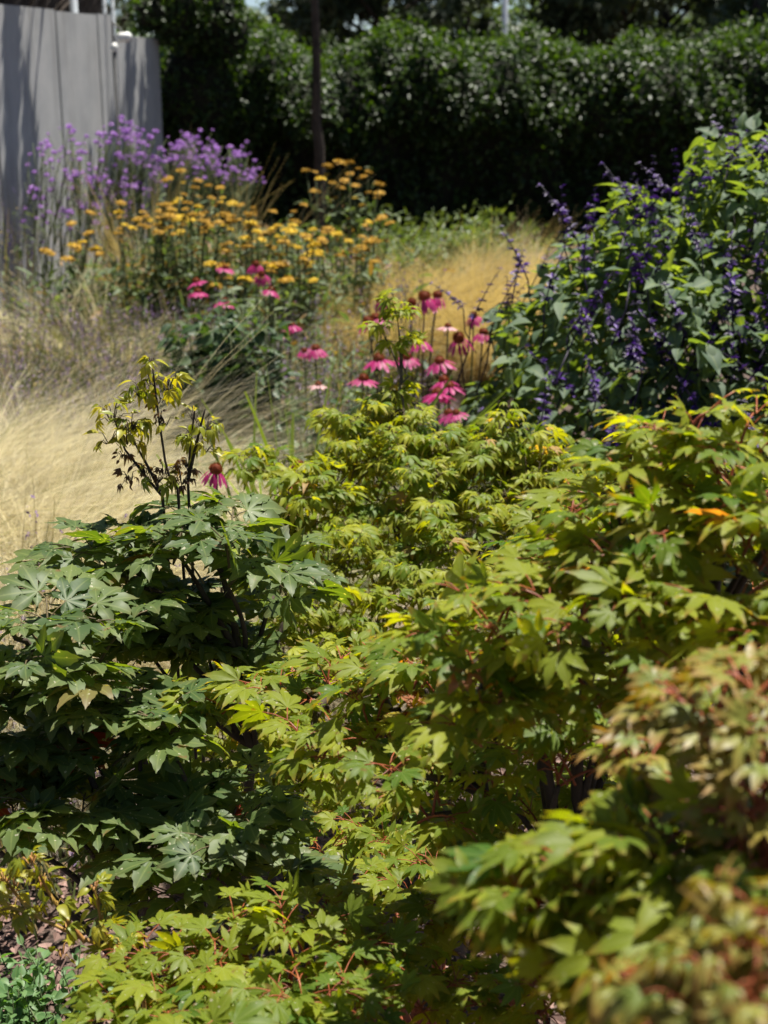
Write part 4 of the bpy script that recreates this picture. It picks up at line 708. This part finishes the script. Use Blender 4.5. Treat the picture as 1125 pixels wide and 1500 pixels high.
yarrow(505, 8.9, [(448, 250), (462, 252), (480, 243), (498, 238), (512, 238), (525, 247), (540, 252), (555, 270), (470, 262), (488, 268), (505, 265), (520, 272), (540, 282), (552, 290), (462, 280), (490, 290), (512, 255), (530, 260), (478, 256), (498, 275), (520, 290), (555, 283)], 'tall yarrow clump with flat amber heads against the dark hedge', .15, 420)
yarrow(250, 8.5, [(265, 250), (245, 263), (268, 268), (290, 265), (285, 275), (305, 272), (322, 275), (270, 285), (290, 288), (262, 292), (310, 290), (326, 290), (340, 298)], 'amber yarrow clump before the violet verbena, right of its stems', .3, 300)
yarrow(215, 7.9, inbox(170, 262, 295, 345, 36), 'amber yarrow clump left of centre, below the violet verbena', .35, 520)
yarrow(290, 7.7, inbox(240, 330, 295, 350, 36), 'broad yarrow clump of mixed yellow and amber heads', .4, 520)
yarrow(365, 7.7, inbox(325, 405, 300, 372, 33), 'yarrow clump of amber heads above the paired pink coneflowers', .3, 520)
yarrow(435, 7.3, inbox(405, 475, 330, 392, 36), 'bright yellow yarrow clump behind the pink coneflowers', .75, 520)
yarrow(500, 7.8, inbox(470, 550, 335, 385, 27), 'amber yarrow clump in front of the golden grass', .25, 240)
yarrow(555, 8.3, [(540, 325), (555, 322), (570, 327), (535, 330), (548, 350), (565, 352), (560, 318)], 'small yarrow clump with wide amber heads left of the golden grass', .1, 160)
yarrow(95, 7.6, [(68, 368), (75, 372), (105, 358), (112, 362), (120, 355), (130, 342), (132, 312), (100, 380), (140, 365), (104, 328), (145, 372)], 'small yarrow clump near the wall foot, furthest left', .4, 160)
yarrow(380, 6.6, inbox(300, 470, 385, 420, 15), 'few low yarrow heads among the pink coneflowers', .5, 120)
yarrow(420, 9.6, [(445, 300), (430, 310), (372, 310), (432, 325)], 'leafy yarrow clump with few heads beneath the slim tree trunk', .3, 800)
for px, Y, lab in ((400, 9.8, 'grey-green leafy plant beneath the slim tree trunk'), (340, 9.6, 'grey-green leafy plant between the verbena and the slim tree trunk')):
    leafy_clump('leafy_clump', px, Y, .62, .35, 700, lab, (.05, .10), T_LANCE, 'yarrow_leaf')
for px, Y, lab in ((590, 11.0, 'feathery green plant at the foot of the hedge, by the yarrow'), (640, 11.3, 'feathery green plant at the foot of the hedge, in the centre'), (695, 11.5, 'low feathery green plant at the foot of the hedge, by the golden grass')):
    o = thing('feathery_plant', (ground_x(px, Y), Y, 0), lab, 'plant'); mb = MB(); n = 900; c = np.array([ground_x(px, Y), Y, 0])
    tuft(mb, c, 160, .62 if px < 680 else .45, .7, (.1, -.1, .2), (.006, .012), .1); V = np.concatenate(mb.V).reshape(160, 16, 3)
    for q in range(3, 16):
        dd = unit(R.normal(0, 1, (160, 3)) + [0, 0, .6]); scatter(mb, T_LANCE[0], V[:, q], frames(dd, R.normal(0, .5, (160, 3)) + [0, 0, 1]), U(.04, .08, 160), U(0, 1, 160), U(0, .8, 160))
    mb.build('foliage', M['feather'], o)

# ------------------------------------------------------------------ coneflowers
def cf_mesh(droop, n=14, mat='petal', wd=.34):
    mb = MB()
    for layer in range(1):
        a = np.linspace(0, 6.283, n, endpoint=False) + R.normal(0, .08, n); dd = np.stack([np.cos(a), np.sin(a), -np.full(n, droop) + R.normal(0, .1, n)], -1)
        leaf = simple_leaf(wd, -.35, .28 + droop * .25, .62, 5); pos = np.stack([np.cos(a), np.sin(a), np.zeros(n)], -1) * .012
        scatter(mb, leaf, pos, frames(dd, np.tile([0, 0, 1.], (n, 1)) + np.stack([np.cos(a), np.sin(a), a * 0], -1) * .8 * droop), U(.036, .046, n), U(0, 1, n), U(0, 1, n))
    return mb.mesh('petals', M[mat])
def cone_mesh():
    mb = MB(); th, ph = np.meshgrid(np.linspace(0, 2 * math.pi, 17), np.linspace(0.02, math.pi / 2 + .5, 8)); d = np.stack([np.sin(ph) * np.cos(th), np.sin(ph) * np.sin(th), np.cos(ph)], -1)
    V = d * [.0125, .0125, .013]; i, j = np.meshgrid(np.arange(7), np.arange(16), indexing='ij'); a = i * 17 + j; C = np.zeros((V.shape[0] * V.shape[1], 4)); C[:, 2] = .3; C[:, 3] = .3; C[:, 1] = .2
    mb.add(V.reshape(-1, 3), np.concatenate([np.stack([a, a + 17, a + 18], -1).reshape(-1, 3), np.stack([a, a + 18, a + 1], -1).reshape(-1, 3)]), C)
    n = 150; k = np.arange(n) + .5; phi = np.arccos(1 - 1.15 * k / n); thx = math.pi * (1 + 5 ** .5) * k; dd = np.stack([np.cos(thx) * np.sin(phi), np.sin(thx) * np.sin(phi), np.cos(phi)], -1)
    spike = (np.array([(-.14, 0, 0), (.14, 0, 0), (0, 1, 0), (0, 0, -.14), (0, 0, .14)], float), np.array([(0, 1, 2), (3, 4, 2)]), np.array([(0, 0), (0, 0), (0, 1), (0, 0), (0, 0)], float))
    scatter(mb, spike, dd * [.0117, .0117, .0122], frames(dd + [0, 0, .35], np.tile([.3, .2, .5], (n, 1))), U(.005, .0075, n), U(.2, 1, n), U(.4, 1, n)); return mb.mesh('seed_cone', M['cone'], smooth=False)
PET = {'flat': [cf_mesh(.12), cf_mesh(.22)], 'mid': [cf_mesh(.35), cf_mesh(.5)], 'droop': [cf_mesh(.62, 13, wd=.27), cf_mesh(.9, 12, wd=.27)], 'pale': [cf_mesh(.1, 13, 'petal_pale')]}
CONE = [cone_mesh(), cone_mesh()]
def coneflower(px, py, Y, kind, sc, label, tilt=(0, 0), csc=1.0):
    q = at(px, py, Y); b = np.array([q[0] + R.normal(0, .04) - tilt[1] * .2, Y + R.normal(.05, .04), 0]); o = thing('coneflower', tuple(b), label, 'flower', 'pink coneflowers'); st = MB()
    tube(st, bez(b, (b + q) / 2 + [R.normal(0, .02), 0, .05], q, 8), .0042, .0028, 5); st.build('stem', M['stem_green' if kind != 'droop' else 'stem_brown'], o)
    r = (tilt[0] + .12, tilt[1], U(0, 6)); put('petals', PET[kind][R.integers(0, len(PET[kind]))], o, tuple(q - b), r, .92 * sc * U(.95, 1.08)); put('seed_cone', CONE[R.integers(0, 2)], o, tuple(q - b + [0, 0, .002]), r, (sc * csc, sc * csc, sc * csc * U(.85, 1.15)))
    lv = MB(); m = 7; t = U(.12, .72, m); pos = b + (q - b) * t[:, None]; dd = unit(R.normal(0, 1, (m, 3)) * [1, 1, .3]); scatter_mix(lv, T_LANCE + T_OVATE[:1], pos, frames(dd + [0, 0, .1], R.normal(0, .3, (m, 3)) + [0, 0, 1]), U(.05, .11, m), U(0, 1, m), U(0, .8, m)); lv.build('leaves', M['cone_leaf'], o)
for a in (
    (330, 393, 6.0, 'flat', 1, 'pink coneflower standing alone above the dark leafy clump'),
    (375, 388, 6.0, 'mid', 1.05, 'upper one of the paired magenta coneflowers before the yarrow'),
    (383, 403, 5.9, 'mid', 1.05, 'lower one of the paired magenta coneflowers before the yarrow'),
    (288, 413, 5.8, 'flat', 1.05, 'upper one of two stacked pink coneflowers, furthest left'),
    (290, 428, 5.7, 'flat', 1, 'lower one of two stacked pink coneflowers, furthest left'),
    (329, 442, 5.6, 'flat', 1, 'pink coneflower just above the dark leafy clump'),
    (397, 425, 5.8, 'mid', .95, 'faded pink coneflower right of the paired magenta ones'),
    (427, 477, 5.3, 'mid', .95, 'pink coneflower above the grey-green leafy clump'),
    (411, 492, 5.2, 'pale', .6, 'tiny pink coneflower bud left of the single magenta one'),
    (462, 511, 4.9, 'mid', 1.12, 'single magenta coneflower right of the dark leafy column'),
    (446, 514, 4.95, 'flat', .7, 'small pink coneflower touching the single magenta one'),
    (466, 564, 4.5, 'pale', .75, 'pale pink young coneflower over the green strap leaves'),
    (557, 440, 5.0, 'droop', 1, 'drooping coneflower left of the maple top shoot'),
    (550, 466, 4.85, 'mid', 1.2, 'larger of two leaning coneflowers left of the maple top shoot'),
    (539, 472, 4.8, 'droop', 1.1, 'smaller of two leaning coneflowers left of the maple top shoot'),
    (622, 436, 4.8, 'droop', 1.35, 'biggest drooping coneflower with a tall dark cone'),
    (641, 434, 4.85, 'droop', 1.1, 'drooping coneflower right beside the biggest one'),
    (603, 445, 4.9, 'droop', 1.05, 'pink coneflower half hidden behind the maple top shoot'),
    (694, 464, 4.9, 'mid', 1, 'pink coneflower in front of the golden grass'),
    (708, 488, 4.7, 'droop', 1.05, 'drooping coneflower at the edge of the sage bush'),
    (720, 492, 4.75, 'pale', .7, 'faded pink coneflower touching the sage bush'),
    (616, 500, 4.7, 'mid', 1.2, 'broad pink coneflower with bright orange cone in the middle of the group'),
    (656, 479, 4.75, 'pale', .8, 'pale young coneflower with flat petals above the others'),
    (672, 497, 4.6, 'droop', 1.3, 'wilting coneflower with fading hanging petals and large cone'),
    (555, 527, 4.6, 'flat', 1.25, 'wide flat pink coneflower left of the maple shoot stem'),
    (596, 524, 4.6, 'flat', 1.05, 'pink coneflower partly behind the maple shoot stem'),
    (644, 530, 4.5, 'flat', 1.2, 'wide flat pink coneflower right of the maple shoot stem'),
    (532, 556, 4.45, 'flat', 1.1, 'flat pink coneflower lowest on the left of the group'),
    (650, 558, 4.4, 'flat', 1.05, 'upper of three crowded flat pink coneflowers'),
    (658, 567, 4.35, 'flat', 1.1, 'middle of three crowded flat pink coneflowers'),
    (641, 577, 4.3, 'flat', 1.1, 'lower of three crowded flat pink coneflowers'),
    (658, 606, 4.2, 'flat', 1, 'pink coneflower just above the small maple leaves'),
    (668, 606, 4.15, 'flat', .8, 'small pink coneflower peeking over the small maple leaves'),
    (316, 690, 2.55, 'droop', .8, 'near drooping mauve coneflower by the blond grass'),
    (425, 722, 2.95, 'droop', .95, 'coneflower tangled in the small maple leaves'),
    (437, 682, 3.05, 'droop', .8, 'upper coneflower half hidden in the small maple leaves'),
    (592, 735, 3.1, 'droop', .8, 'mauve coneflower deep inside the small-leaved maple')):
    coneflower(*a[:5], a[5], (U(-.1, .25), U(-.2, .2)), 1.1 if a[3] == 'droop' else 1.0)
print('leaves', cnt, 'objects', len(bpy.data.objects))
